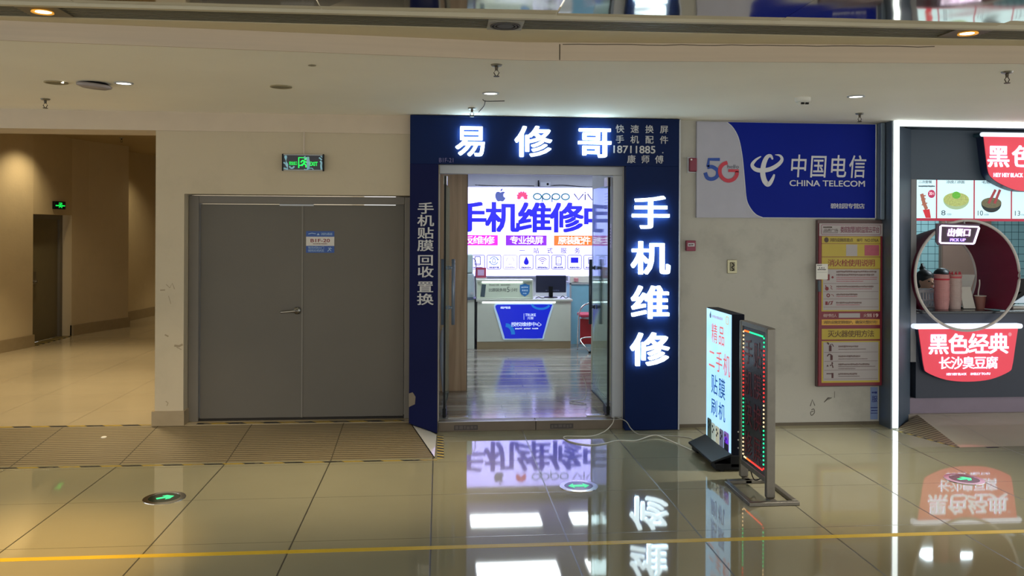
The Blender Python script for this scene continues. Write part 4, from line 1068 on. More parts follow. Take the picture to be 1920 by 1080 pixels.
for v0, v1 in ((1.684, 1.748), (1.562, 1.680), (1.452, 1.557)):
    b = nb(); rect(b, pl, 3.503, 4.064, v0, v1, 0, 0.003); yb = obj('yellow_band', b, hyy, hy)
    b = nb()
    if v0 > 1.65:
        cjk(b, pl, '消防设施巡查点', 3.578, 3.800, 1.698, 1.732, 0.003, 0.005, bold=0.006); cjk(b, pl, '编号', 3.838, 3.892, 1.700, 1.730, 0.003, 0.005); latin(b, pl, 'NO.076A', 3.915, 4.046, 1.700, 1.728, 0.003, 0.005, bold=0.01)
        prism(b, pl, ell(3.546, 1.716, 0.021, 0.024, 16), 0.003, 0.005)
        obj('lettering', b, hyk, yb)
    elif v0 > 1.55:
        rect(b, pl, 3.912, 4.052, 1.572, 1.670, 0.003, 0.004); obj('rose_field', b, mat('rose_field', (170, 80, 100), 0.5, var=0.1, vscale=30), yb)
        b = nb(); rect(b, pl, 3.735, 3.842, 1.568, 1.674, 0.003, 0.004); obj('pale_square', b, hyw, yb)
    else:
        cjk(b, pl, '消火栓使用说明', 3.562, 4.010, 1.472, 1.536, 0.003, 0.005, bold=0.006); obj('lettering', b, hyr, yb)
b = nb(); rect(b, pl, 3.503, 4.064, 1.058, 1.448, 0, 0.002); pe = obj('yellow_panel', b, hyy, hy)
b = nb(); rect(b, pl, 3.516, 4.052, 1.070, 1.445, 0.002, 0.004); ws = obj('white_sheet', b, hyw, pe)
b = nb()
for v in (1.315, 1.240, 1.172, 1.098): rect(b, pl, 3.522, 4.046, v-0.0015, v+0.0015, 0.004, 0.005)
for i, (v, u1, h) in enumerate(((1.424, 4.034, 0.018), (1.395, 4.005, 0.018), (1.287, 4.0, 0.017), (1.214, 3.845, 0.017), (1.138, 3.885, 0.017))): dashes(b, pl, 3.642, u1, v, h, 0.0052, 40+i, 0.12)
obj('fine_print', b, mat('print_brown', (112, 92, 92), 0.5), pe)
b = nb()
for i, (v, u1) in enumerate(((1.372, 4.035), (1.354, 4.03), (1.335, 3.90), (1.266, 3.985), (1.196, 3.842), (1.118, 3.87))): dashes(b, pl, 3.642, u1, v, 0.008, 0.0052, 60+i, 0.08)
obj('fine_print', b, mat('print_rose', (160, 100, 110), 0.5), pe)
b = nb()
rect(b, pl, 3.553, 3.577, 1.345, 1.400, 0.004, 0.006); prism(b, pl, [(3.592, 1.372), (3.606, 1.385), (3.618, 1.372), (3.606, 1.360)], 0.004, 0.006)
prism(b, pl, ell(3.552, 1.268, 0.017, 0.018, 12), 0.004, 0.006); stroke(b, pl, [(3.54, 1.30), (3.545, 1.278)], 0.006, 0.004, 0.006); stroke(b, pl, [(3.585, 1.296), (3.60, 1.286), (3.588, 1.274), (3.604, 1.262)], 0.005, 0.004, 0.006)
stroke(b, pl, ell(3.565, 1.206, 0.013, 0.014, 12), 0.008, 0.004, 0.006, closed=True); stroke(b, pl, [(3.59, 1.215), (3.61, 1.212), (3.618, 1.196)], 0.004, 0.004, 0.006)
rect(b, pl, 3.538, 3.560, 1.118, 1.150, 0.004, 0.006); stroke(b, pl, [(3.565, 1.118), (3.575, 1.146), (3.60, 1.150), (3.60, 1.122)], 0.007, 0.004, 0.006); stroke(b, pl, [(3.58, 1.12), (3.596, 1.128), (3.61, 1.156)], 0.005, 0.004, 0.006)
obj('pictogram', b, mat('pictogram_red', (120, 30, 40), 0.5), pe)
b = nb(); cjk(b, pl, '维护责任人', 3.520, 3.646, 1.004, 1.036, 0.001, 0.003); cjk(b, pl, '火警', 3.905, 3.970, 1.004, 1.036, 0.001, 0.003); latin(b, pl, '119', 3.974, 4.046, 1.004, 1.036, 0.001, 0.003, bold=0.02); obj('lettering', b, mat('board_print_pale', (215, 190, 185), 0.5), hy)
b = nb(); rect(b, pl, 3.668, 3.872, 1.000, 1.040, 0, 0.002); obj('name_slot', b, hyw, hy)
b = nb(); rect(b, pl, 3.506, 4.062, 0.932, 0.984, 0, 0.002); yo = obj('ochre_band', b, mat('board_ochre', (214, 166, 66), 0.45, var=0.04), hy)
b = nb(); cjk(b, pl, '消防设施定期维护，确保完整好用！', 3.522, 4.062, 0.942, 0.974, 0.002, 0.004, bold=0.004); obj('lettering', b, hyk, yo)
b = nb(); rect(b, pl, 3.506, 4.064, 0.800, 0.898, 0, 0.003); yt = obj('yellow_band', b, hyy, hy)
b = nb(); cjk(b, pl, '灭火器使用方法', 3.566, 4.006, 0.820, 0.882, 0.003, 0.005, bold=0.006); obj('lettering', b, mat('board_print_brown', (84, 52, 24), 0.5), yt)
b = nb(); rect(b, pl, 3.506, 4.064, 0.402, 0.786, 0, 0.002); pe = obj('yellow_panel', b, hyy, hy)
b = nb(); rect(b, pl, 3.522, 4.050, 0.420, 0.774, 0.002, 0.004); obj('white_sheet', b, hyw, pe)
b = nb()
for v in (0.682, 0.600, 0.518, 0.436): rect(b, pl, 3.530, 4.044, v-0.0015, v+0.0015, 0.004, 0.005)
for i, (v, u1) in enumerate(((0.735, 3.855), (0.645, 3.875), (0.570, 3.965), (0.482, 3.845))): dashes(b, pl, 3.665, u1, v, 0.018, 0.0052, 80+i, 0.12)
for i, (v, u1) in enumerate(((0.710, 3.93), (0.620, 3.945), (0.549, 4.02), (0.530, 3.83), (0.460, 3.87))): dashes(b, pl, 3.665, u1, v, 0.007, 0.0052, 90+i, 0.08)
obj('fine_print', b, mat('print_brown_low', (112, 96, 96), 0.5), pe)
b = nb()
rect(b, pl, 3.575, 3.598, 0.692, 0.745, 0.004, 0.006); stroke(b, pl, [(3.586, 0.745), (3.59, 0.757), (3.606, 0.758), (3.618, 0.735)], 0.006, 0.004, 0.006); stroke(b, pl, [(3.558, 0.772), (3.575, 0.756)], 0.012, 0.004, 0.006)
rect(b, pl, 3.588, 3.610, 0.610, 0.655, 0.004, 0.006); stroke(b, pl, spath([(3.60, 0.657), (3.575, 0.665), (3.558, 0.645)], 4), 0.009, 0.004, 0.006)
prism(b, pl, [(3.552, 0.552), (3.572, 0.552), (3.562, 0.570)], 0.004, 0.006); stroke(b, pl, [(3.585, 0.56), (3.606, 0.57), (3.614, 0.54)], 0.010, 0.004, 0.006); prism(b, pl, ell(3.606, 0.583, 0.008, 0.009, 10), 0.004, 0.006)
stroke(b, pl, [(3.552, 0.486), (3.60, 0.486)], 0.008, 0.004, 0.006); rect(b, pl, 3.60, 3.618, 0.446, 0.492, 0.004, 0.006)
obj('pictogram', b, mat('pictogram_dark', (72, 30, 36), 0.5), pe)
b = nb(); box(b, 3.468, 3.492, -0.075, -0.05, 1.24, 1.345); obj('latch_handle', b, mat('latch_slate', (60, 72, 84), 0.4), hy, bevel=0.004)
pt = thing('paper_tag', 'white paper slip taped over the edge of the hydrant board', 'paper', (3.50, -0.066, 1.353))
b = nb(); box(b, 3.447, 3.558, -0.069, -0.0655, 1.353, 1.495); obj('sheet', b, M['white'], pt)
b = nb(); dashes(b, front(-0.069), 3.455, 3.50, 1.483, 0.010, 0.001, 1, 0.1); dashes(b, front(-0.069), 3.46, 3.545, 1.444, 0.012, 0.001, 2, 0.15); dashes(b, front(-0.069), 3.475, 3.53, 1.460, 0.014, 0.001, 3, 0.8); stroke(b, front(-0.069), [(3.455, 1.418), (3.55, 1.418)], 0.002, 0, 0.001); obj('print', b, mat('tag_ink', (90, 90, 96), 0.5), pt)
bs = thing('leaflet', 'pale blue printed leaflet stuck low on the wall beside the stall frame', 'leaflet', (4.05, 0, 0.03))
b = nb(); box(b, 4.008, 4.078, -0.004, -0.0005, 0.045, 0.345); obj('sheet', b, mat('leaflet_blue', (120, 140, 186), 0.5, var=0.05), bs)
pl = front(-0.004)
b = nb(); cjk(b, pl, '服', 4.022, 4.072, 0.205, 0.265, 0, 0.0015, bold=0.01); dashes(b, pl, 4.02, 4.074, 0.295, 0.02, 0.0015, 4, 0.15); rect(b, pl, 4.01, 4.077, 0.150, 0.158, 0, 0.001); rect(b, pl, 4.01, 4.077, 0.10, 0.106, 0, 0.001); dashes(b, pl, 4.014, 4.076, 0.128, 0.010, 0.0015, 5, 0.1); obj('print', b, mat('leaflet_ink', (30, 40, 120), 0.5), bs)

# ------------------------------------------------------------------ exit signs
def exit_sign(label, loc, pl, W, H, D, full):
    e = thing('exit_sign', label, 'exit sign', loc)
    b = nb(); rect(b, pl, -W/2, W/2, 0, H, -D, 0); obj('housing', b, M['alu'] if full else M['black'], e, bevel=0.004)
    b = nb(); rect(b, pl, -W/2+0.004, W/2-0.004, 0.008, H-0.008, 0, 0.002); obj('dark_face', b, mat('exit_face', (8, 14, 34), 0.3, emit=0.02, ecol=(10, 20, 60)), e)
    g = mat('exit_green', (30, 220, 90), 0.4, emit=1.3, ecol=(20, 225, 80), var=0)
    c = 0.0
    b = nb(); h = H
    stroke(b, pl, [(c-0.036, h*0.16), (c-0.036, h*0.80), (c+0.050, h*0.80), (c+0.050, h*0.16)], 0.010, 0.002, 0.004); stroke(b, pl, [(c-0.03, h*0.32), (c+0.0, h*0.32)], 0.010, 0.002, 0.004)
    stroke(b, pl, spath([(c-0.018, h*0.5), (c-0.004, h*0.62), (c+0.016, h*0.56), (c+0.034, h*0.5)], 4), 0.011, 0.002, 0.004); stroke(b, pl, [(c+0.014, h*0.58), (c+0.006, h*0.42), (c-0.012, h*0.34)], 0.013, 0.002, 0.004); stroke(b, pl, [(c+0.010, h*0.44), (c+0.026, h*0.34), (c+0.026, h*0.2)], 0.012, 0.002, 0.004)
    prism(b, pl, ell(c+0.020, h*0.72, 0.010, 0.011, 12), 0.002, 0.004)
    obj('running_figure', b, g, e)
    b = nb()
    if full:
        cjk(b, pl, '安全出口', -0.118, -0.050, h*0.33, h*0.56, 0.002, 0.004, bold=0.01); latin(b, pl, 'EXIT', 0.058, 0.126, h*0.30, h*0.54, 0.002, 0.004, bold=0.02)
    else:
        dashes(b, pl, -W*0.42, -0.045, h*0.45, h*0.16, 0.004, 1, 0.15); dashes(b, pl, 0.06, W*0.42, h*0.45, h*0.16, 0.004, 2, 0.15)
    obj('lettering', b, g, e)
    return e
E_PL = Plane((-1.186, -0.042, 2.304))
ex = exit_sign('green lit exit sign with peeling film on the wall above the fire door', (-1.186, -0.02, 2.304), E_PL, 0.352, 0.141, 0.026, True)
b = nb(); rect(b, E_PL, -0.180, -0.168, -0.003, 0.145, -0.026, 0.003); rect(b, E_PL, 0.168, 0.180, -0.003, 0.145, -0.026, 0.003); obj('end_cap', b, M['black'], ex)
b = nb()
stroke(b, E_PL, spath([(-0.148, 0.13), (-0.145, 0.09), (-0.138, 0.05), (-0.128, 0.014)], 4), [0.014+0.010*math.sin(i) for i in range(13)], 0.004, 0.005)
stroke(b, E_PL, [(-0.165, 0.07), (-0.148, 0.056)], 0.012, 0.004, 0.005); stroke(b, E_PL, [(-0.165, 0.02), (-0.128, 0.012)], 0.012, 0.004, 0.005)
stroke(b, E_PL, ell(-0.095, 0.042, 0.020, 0.022, 8, 190, 350), 0.014, 0.004, 0.005)
stroke(b, E_PL, spath([(0.160, 0.01), (0.156, 0.04), (0.158, 0.07), (0.148, 0.085)], 4), 0.016, 0.004, 0.005); stroke(b, E_PL, [(0.162, 0.095), (0.138, 0.115)], 0.012, 0.004, 0.005); stroke(b, E_PL, [(0.166, 0.118), (0.152, 0.128)], 0.008, 0.004, 0.005)
stroke(b, E_PL, spath([(0.01, 0.012), (0.03, 0.008), (0.055, 0.02), (0.08, 0.02), (0.088, 0.008)], 4), 0.007, 0.004, 0.005); stroke(b, E_PL, [(0.045, 0.012), (0.047, 0.06), (0.04, 0.12)], [0.02, 0.03, 0.022], 0.004, 0.005); stroke(b, E_PL, [(0.014, 0.125), (0.02, 0.10)], 0.014, 0.004, 0.005)
obj('peeling_film', b, mat('peeling_film', (150, 190, 225), 0.5, emit=0.18, ecol=(110, 200, 190), var=0.2, vscale=40), ex)
b = nb(); cyl(b, (-1.18, -0.03, 2.445), (-1.18, -0.03, 2.645), 0.006, n=8); obj('conduit', b, mat('conduit_pale', (190, 176, 160), 0.5), ex)
c_pl = Plane((-5.735, 5.755, 2.075), (0.034, 1.0, 0), (0, 0, 1), (1.0, -0.034, 0))
exit_sign('small green lit exit sign above the corridor door', (-5.75, 5.755, 2.075), c_pl, 0.34, 0.118, 0.035, False)

# ------------------------------------------------------------------ ceiling fittings
def downlight(label, x, y, z=2.803, r=0.062, lit=True, glow=None, group=None):
    d = thing('downlight', label, 'downlight', (x, y, z-0.012), group)
    b = nb(); lathe(b, [(r*0.80, 0.0), (r, 0.0), (r*1.02, -0.006), (r*0.82, -0.009), (r*0.80, 0.0)], (x, y, z), 28); obj('trim_ring', b, M['alu'] if lit else mat('ring_beige', (150, 138, 110), 0.5), d, smooth=True)
    b = nb(); cyl(b, (x, y, z-0.004), (x, y, z-0.001), r*0.80, n=28); obj('lens', b, (glow or M['lampwhite']) if lit else mat('unlit_lens', (120, 112, 88), 0.5), d)
    return d
downlight('lit round downlight in the low ceiling beside the sagging ceiling disc', -2.181, -1.455)
downlight('lit round downlight in the low ceiling above the shop sign', 0.373, -1.317)
downlight('lit round downlight in the low ceiling near the dome camera', 3.086, -1.483)
downlight('unlit brown downlight in the ceiling above the exit sign', -1.119, -1.424, r=0.075, lit=False)
d = downlight('unlit downlight with a tiny lit dot beside the sagging ceiling disc', -2.644, -1.423, r=0.075, lit=False)
b = nb(); cyl(b, (-2.585, -1.46, 2.792), (-2.585, -1.46, 2.80), 0.008, n=10); obj('status_dot', b, M['lampwhite'], d)
b = nb(); lathe(b, [(0.015, 0), (0.025, -0.004), (0.0, -0.008)], (-0.783, -2.232, 2.803), 14); tag(obj('ceiling_plug', b, mat('plug_beige', (150, 140, 118), 0.6)), 'tiny round plug in the low ceiling near the fascia', 'plug')
dk = thing('ceiling_disc', 'sagging round plastic ceiling disc beside a lit downlight', 'ceiling disc', (-2.39, -1.42, 2.76))
b = nb(); lathe(b, [(0.10, 0.0), (0.115, -0.010), (0.11, -0.022), (0.075, -0.034), (0.0, -0.038)], (-2.39, -1.42, 2.797), 28, axis=(0.10, -0.05, 1)); obj('cover', b, mat('disc_grey', (140, 132, 132), 0.4), dk, smooth=True)
b = nb(); lathe(b, [(0.08, 0), (0.09, -0.006), (0.0, -0.007)], (-2.39, -1.42, 2.803), 24); obj('mount_gap', b, M['dark_gap'], dk)
def sprinkler(label, x, y, z=2.803):
    s = thing('sprinkler', label, 'sprinkler', (x, y, z-0.08))
    b = nb(); lathe(b, [(0.036, 0), (0.030, -0.010), (0.012, -0.014)], (x, y, z), 18); obj('escutcheon', b, M['steel'], s)
    b = nb(); cyl(b, (x, y, z-0.012), (x, y, z-0.036), 0.011, 0.008, n=12); tube(b, [(x-0.006, y, z-0.034), (x-0.016, y, z-0.05), (x-0.004, y, z-0.070)], 0.003, 6); tube(b, [(x+0.006, y, z-0.034), (x+0.016, y, z-0.05), (x+0.004, y, z-0.070)], 0.003, 6); obj('frame_arms', b, mat('sprinkler_dark', (70, 62, 50), 0.4, 0.7), s)
    b = nb(); cyl(b, (x, y, z-0.070), (x, y, z-0.074), 0.018, n=14); obj('deflector', b, mat('sprinkler_plate', (70, 62, 50), 0.4, 0.7), s)
sprinkler('pendent sprinkler in the low ceiling above the corridor opening', -3.069, -0.638)
sprinkler('pendent sprinkler in the ceiling between fascia and shop downlight', 0.343, -2.374)
sprinkler('pendent sprinkler in the ceiling just above the shop sign', 0.266, -0.544)
sprinkler('pendent sprinkler in the ceiling by the fascia above the snack stall', 3.545, -2.50)
sprinkler('pendent sprinkler in the ceiling near the lit stall frame corner', 3.567, -0.622)
sprinkler('pendent sprinkler in the corridor ceiling', -4.929, 5.996, CH)
b = nb(); tube(b, smooth_path([(0.33, -1.02, 2.80), (0.36, -1.0, 2.79), (0.50, -1.0, 2.795)], 4), 0.003, 6); tube(b, smooth_path([(0.35, -1.0, 2.792), (0.355, -0.7, 2.796), (0.33, -0.35, 2.797)], 4), 0.003, 6); tag(obj('loose_wire', b, M['dark_gap']), 'thin loose wire hanging along the ceiling above the shop sign', 'wire')
cd = thing('dome_camera', 'white dome security camera on the low ceiling', 'camera', (2.728, -1.366, 2.73))
b = nb(); lathe(b, [(0.058, 0), (0.058, -0.022), (0.05, -0.032), (0.0, -0.033)], (2.728, -1.366, 2.803), 24); obj('base', b, M['white'], cd, smooth=False)
b = nb(); lathe(b, [(0.040, -0.032), (0.038, -0.046), (0.026, -0.060), (0.0, -0.066)], (2.728, -1.366, 2.803), 20); obj('dome', b, M['white'], cd, smooth=True)
b = nb(); box(b, 2.700, 2.722, -1.412, -1.396, 2.748, 2.762); box(b, 2.732, 2.756, -1.412, -1.396, 2.748, 2.762); obj('lens_slot', b, M['black'], cd)
def grille_lamp(label, x, y, mm):
    g = thing('grille_lamp', label, 'downlight', (x, y, 2.89))
    b = nb(); prism(b, P, [(x-0.105, y-0.09), (x+0.105, y-0.09), (x+0.105, y+0.115), (x-0.105, y+0.115)], 2.897, 2.91); obj('plate', b, mat('lamp_plate', (96, 88, 70), 0.45, 0.3), g, bevel=0.002)
    b = nb(); lathe(b, [(0.042, -0.002), (0.052, -0.002), (0.053, -0.008), (0.034, 0.0), (0.042, -0.002)], (x, y, 2.897), 28); obj('reflector_ring', b, mm, g, smooth=True)
    b = nb(); cyl(b, (x, y+0.01, 2.894), (x, y+0.01, 2.8965), 0.038, n=28); obj('lamp_lens', b, M['lampwarm'], g)
grille_lamp('lit square lamp in the slot grille above the corridor', -2.012, -3.012, M['amber'])
grille_lamp('lit amber lamp in the slot grille above the snack stall', 2.905, -3.07, M['amber'])
sp = thing('ceiling_speaker', 'square grey speaker plate with rings in the slot grille', 'speaker', (0.35, -2.975, 2.89))
b = nb(); box(b, 0.255, 0.445, -3.06, -2.865, 2.895, 2.91); obj('plate', b, mat('speaker_plate', (150, 146, 136), 0.45), sp, bevel=0.003)
b = nb()
for r_ in (0.082, 0.064): lathe(b, [(r_-0.010, 0), (r_, 0), (r_, -0.005), (r_-0.010, -0.005), (r_-0.010, 0)], (0.35, -2.965, 2.895), 28)
cyl(b, (0.35, -2.965, 2.891), (0.35, -2.965, 2.895), 0.046, n=24); obj('ring_grille', b, mat('speaker_rings', (70, 66, 60), 0.5), sp)

# ------------------------------------------------------------------ floor: arrow markers, cables
def marker(label, x, y, kind, ang):
    a = thing('floor_marker', label, 'floor marker', (x, y, 0))
    b = nb(); lathe(b, [(0.136, 0), (0.134, 0.004), (0.100, 0.005), (0.098, 0.0015), (0.0, 0.0015)], (x, y, 0), 40); obj('steel_ring', b, M['chrome'], a)
    b = nb(); lathe(b, [(0.099, 0.001), (0.098, 0.0042), (0.0, 0.0045)], (x, y, 0), 32); obj('dark_lens', b, mat('marker_lens', (12, 34, 26), 0.15, var=0.02), a)
    pa = Plane((x, y, 0), (math.cos(ang), math.sin(ang), 0), (-math.sin(ang), math.cos(ang), 0), (0, 0, 1))
    b = nb()
    if kind == 2: pts = [(-0.075, 0), (-0.035, 0.05), (-0.035, 0.022), (0.035, 0.022), (0.035, 0.05), (0.075, 0), (0.035, -0.05), (0.035, -0.022), (-0.035, -0.022), (-0.035, -0.05)]
    else: pts = [(-0.05, 0.016), (0.01, 0.016), (-0.004, 0.042), (0.026, 0.042), (0.062, 0), (0.026, -0.042), (-0.004, -0.042), (0.01, -0.016), (-0.05, -0.016)]
    prism(b, pa, pts, 0.0045, 0.0058); obj('arrow', b, mat('marker_green', (60, 220, 150), 0.4, emit=0.75, ecol=(70, 225, 150), var=0), a)
marker('round floor marker with a single green arrow on the warm-lit tiles', -1.815, -1.711, 1, 0.5)
marker('round floor marker with a two-headed green arrow before the shop doorway', 0.982, -1.661, 2, 0.0)
marker('round floor marker in front of the snack stall', 3.803, -1.703, 1, 0.2)
b = nb()
pts = [(1.585, 0.02, 0.096), (1.58, -0.02, 0.094), (1.56, -0.06, 0.06), (1.50, -0.12, 0.022), (1.436, -0.183, 0.006), (1.331, -0.280, 0.005), (1.2, -0.283, 0.005), (1.11, -0.273, 0.005), (1.076, -0.33, 0.005), (1.123, -0.474, 0.005), (1.253, -0.57, 0.005), (1.374, -0.545, 0.005), (1.522, -0.449, 0.005), (1.676, -0.46, 0.005), (1.822, -0.36, 0.016), (1.90, -0.345, 0.016), (1.967, -0.47, 0.005), (2.03, -0.69, 0.005), (2.06, -0.80, 0.005)]
tube(b, smooth_path(pts, 6), 0.0045, 8); tag(obj('power_cable', b, mat('cable_white', (205, 200, 188), 0.5), smooth=True), 'white power cable looping over the tiles from the doorway', 'cable')
b = nb()
pts = [(1.60, 0.02, 0.098), (1.635, -0.06, 0.10), (1.675, -0.118, 0.085), (1.71, -0.135, 0.03), (1.747, -0.223, 0.005), (1.80, -0.275, 0.005), (1.95, -0.30, 0.005), (2.073, -0.341, 0.005), (2.16, -0.40, 0.005), (2.19, -0.52, 0.005)]
tube(b, smooth_path(pts, 6), 0.0045, 8); tag(obj('power_cable', b, mat('cable_grey', (150, 146, 136), 0.5), smooth=True), 'greyish power cable along the foot of the navy panel', 'cable')
b = nb(); tube(b, smooth_path([(1.44, 0.62, 0.092), (1.30, 0.70, 0.092), (1.34, 0.80, 0.092), (1.45, 0.78, 0.11), (1.50, 0.95, 0.2), (1.47, 1.0, 0.30)], 6), 0.004, 8); tag(obj('power_cable', b, mat('cable_white_inner', (205, 205, 200), 0.5), smooth=True), 'white cable lying inside beside the open glass door', 'cable')

# ------------------------------------------------------------------ free-standing light box
ls = thing('light_box_stand', 'free-standing slim light box with blue face and red and blue characters', 'sign', (2.23, -1.09, 0))
b = nb(); box(b, 2.182, 2.278, -1.385, -0.80, 0.07, 1.172); obj('housing', b, mat('stand_black', (8, 13, 28), 0.5, spec=0.1), ls, bevel=0.004)
b = nb(); box(b, 2.176, 2.182, -1.375, -0.81, 0.11, 1.166)
def face_mat():
    mt, nt, bb = base('stand_lit_face')
    g = N(nt, 'ShaderNodeNewGeometry'); s = N(nt, 'ShaderNodeSeparateXYZ'); nt.links.new(g.outputs['Position'], s.inputs[0])
    nz = N(nt, 'ShaderNodeTexNoise'); nz.inputs['Scale'].default_value = 2.5; nt.links.new(g.outputs['Position'], nz.inputs['Vector'])
    c = mixc(nt, nz.outputs[0], lin((140, 205, 255)), lin((190, 228, 250)))
    nt.links.new(c, bb.inputs['Base Color']); nt.links.new(c, bb.inputs['Emission Color']); bb.inputs['Emission Strength'].default_value = 0.58
    return mt
obj('lit_face', b, face_mat(), ls)
pl = facing_left(2.176)
SR = mat('stand_red_text', (235, 110, 100), 0.5, emit=0.5, var=0); SB = mat('stand_blue_text', (20, 92, 170), 0.5, emit=0.35, var=0)
b = nb(); cjk(b, pl, '精品', 0.945, 1.235, 0.905, 1.058, 0, 0.002, bold=0.004, cw=0.125); cjk(b, pl, '二手机', 0.880, 1.360, 0.690, 0.855, 0, 0.002, bold=0.004, cw=0.135); obj('lettering', b, SR, ls)
b = nb(); cjk(b, pl, '贴膜', 0.945, 1.255, 0.500, 0.655, 0, 0.002, bold=0.006, cw=0.135); cjk(b, pl, '刷机', 0.945, 1.255, 0.330, 0.465, 0, 0.002, bold=0.006, cw=0.135); obj('lettering', b, SB, ls)
b = nb(); prism(b, pl, ell(0.905, 1.115, 0.018, 0.02, 14), 0, 0.002); prism(b, pl, [(0.90, 1.137), (0.915, 1.15), (0.912, 1.135)], 0, 0.002); obj('brand_mark', b, mat('stand_slate', (60, 96, 130), 0.5, emit=0.1, var=0), ls)
b = nb(); dashes(b, pl, 0.95, 1.20, 1.115, 0.025, 0.002, 4, 0.3); obj('brand_mark', b, mat('stand_pale', (190, 190, 220), 0.5, emit=0.5, var=0), ls)
b = nb(); stroke(b, pl, rrect(1.275, 1.325, 1.09, 1.145, 0.012), 0.008, 0, 0.002, closed=True); obj('brand_mark', b, mat('stand_gold', (220, 205, 150), 0.5, emit=0.5, var=0), ls)
for i, (u0, u1, v1, c) in enumerate(((0.845, 0.94, 0.285, (70, 84, 74)), (0.945, 1.035, 0.27, (200, 215, 205)), (1.04, 1.13, 0.265, (214, 214, 190)), (1.135, 1.225, 0.265, (120, 120, 150)), (1.235, 1.345, 0.27, (150, 110, 200)))):
    b = nb(); prism(b, pl, rrect(u0, u1, 0.115, v1, 0.016), 0, 0.0015); ph = obj('phone_picture', b, mat('phone_tone', c, 0.3, emit=0.35, var=0.1), ls)
    b = nb()
    for q in range(3): prism(b, pl, ell(u0+0.028+(q == 1)*0.024, v1-0.03-q*0.022, 0.011, 0.011, 12), 0.0015, 0.003)
    obj('camera_spots', b, mat('phone_spot', (30, 44, 60), 0.3), ph)
    if i == 4:
        b = nb(); prism(b, pl, rrect(u0+0.008, u1-0.008, 0.118, 0.185, 0.01), 0.0015, 0.003); obj('screen_dark', b, mat('phone_dark', (40, 46, 70), 0.3), ph)
        b = nb(); prism(b, pl, ell((u0+u1)/2, 0.205, 0.040, 0.030, 20), 0.0015, 0.0025); obj('screen_violet', b, mat('phone_violet', (110, 40, 230), 0.3, emit=0.6, var=0), ph)
b = nb()
for z in (0.175, 0.235, 0.295): cyl(b, (2.232, -1.385, z), (2.232, -1.388, z), 0.006, n=10)
obj('screw_head', b, M['steel'], ls)
bk = mat('stand_base_black', (12, 17, 22), 0.35, spec=0.25)
for s in (-1, 1):
    b = nb()
    x_in, x_out = (2.182, 2.03) if s < 0 else (2.278, 2.42)
    vs = [b.verts.new(p) for p in ((x_in, -1.40, 0.135), (x_in, -0.785, 0.135), (x_out, -0.80, 0.075), (x_out, -1.385, 0.075), (x_in, -1.40, 0.115), (x_in, -0.785, 0.115), (x_out, -0.80, 0.058), (x_out, -1.385, 0.058))]
    for f in ((0, 1, 2, 3), (7, 6, 5, 4), (0, 3, 7, 4), (1, 5, 6, 2), (3, 2, 6, 7), (0, 4, 5, 1)): b.faces.new([vs[i] for i in f])
    obj('base_wing', b, bk, ls, bevel=0.004)
b = nb(); box(b, 2.06, 2.40, -1.395, -1.27, 0.012, 0.060); box(b, 2.06, 2.40, -0.92, -0.795, 0.012, 0.060); box(b, 2.172, 2.288, -1.395, -0.79, 0.03, 0.118); obj('base_block', b, M['black'], ls, bevel=0.005)
for x in (2.11, 2.34):
    for y in (-1.37, -0.83):
        b = nb(); cyl(b, (x, y, 0), (x, y, 0.014), 0.02, n=14); obj('foot', b, M['black'], ls)

# ------------------------------------------------------------------ free-standing LED border sign
ld = thing('led_sign_stand', 'free-standing steel framed sign with red and green LED border', 'sign', (2.2, -1.87, 0))
fm = mat('frame_steel', (120, 116, 108), 0.4, 0.85, var=0.08, vscale=20)
b = nb(); box(b, 2.178, 2.222, -2.045, -1.605, 0.155, 1.118); obj('panel', b, mat('led_panel_black', (18, 20, 32), 0.25), ld, bevel=0.004)
for y, z1 in ((-2.085, 1.15), (-1.605, 1.15)):
    b = nb(); box(b, 2.17, 2.23, y, y+0.042, 0.022, z1); obj('post', b, fm, ld, bevel=0.008)
for z0, z1 in ((1.118, 1.150), (0.118, 0.155)):
    b = nb(); box(b, 2.171, 2.229, -2.044, -1.606, z0, z1); obj('cross_bar', b, fm, ld, bevel=0.003)
b = nb(); box(b, 2.172, 2.176, -2.03, -1.63, 1.12, 1.148); obj('top_label', b, mat('top_label_pale', (150, 200, 190), 0.4), ld)
for x0, x1, y0, y1 in ((2.02, 2.36, -2.17, -2.13), (2.05, 2.36, -1.69, -1.65), (2.02, 2.055, -2.13, -1.69), (2.325, 2.36, -2.13, -1.69)):
    b = nb(); box(b, x0, x1, y0, y1, 0, 0.024); obj('base_bar', b, fm, ld, bevel=0.003)
for y0, y1 in ((-2.13, -2.043), (-1.69, -1.60)):
    b = nb(); box(b, 2.18, 2.22, min(y0, y1), max(y0, y1), 0.0, 0.024); obj('base_bar', b, fm, ld)
pl = facing_left(2.178)
b = nb(); cjk(b, pl, '手机快修', 1.665, 1.795, 0.20, 1.03, 0.0005, 0.002, vertical=True, cw=0.18); cjk(b, pl, '贴膜换屏', 1.835, 1.965, 0.20, 1.03, 0.0005, 0.002, vertical=True, cw=0.18); obj('unlit_characters', b, mat('led_text_dim', (84, 18, 32), 0.5, emit=0.02, ecol=(200, 20, 40)), ld)
LG = mat('led_green', (40, 235, 150), 0.4, emit=2.2, ecol=(30, 235, 140), var=0); LR = mat('led_red', (255, 70, 60), 0.4, emit=2.2, ecol=(255, 45, 40), var=0); LW = mat('led_warm', (255, 225, 170), 0.4, emit=2.0, ecol=(255, 210, 150), var=0); LO = mat('led_orange', (255, 120, 50), 0.4, emit=2.2, ecol=(255, 95, 30), var=0)
def led(u, v, mm):
    b = nb(); lathe(b, [(0.0065, 0), (0.0065, 0.003), (0.0, 0.008)], pl(u, v, 0), 8, axis=(-1, 0, 0)); obj('led_dot', b, mm, ld)
n = 32
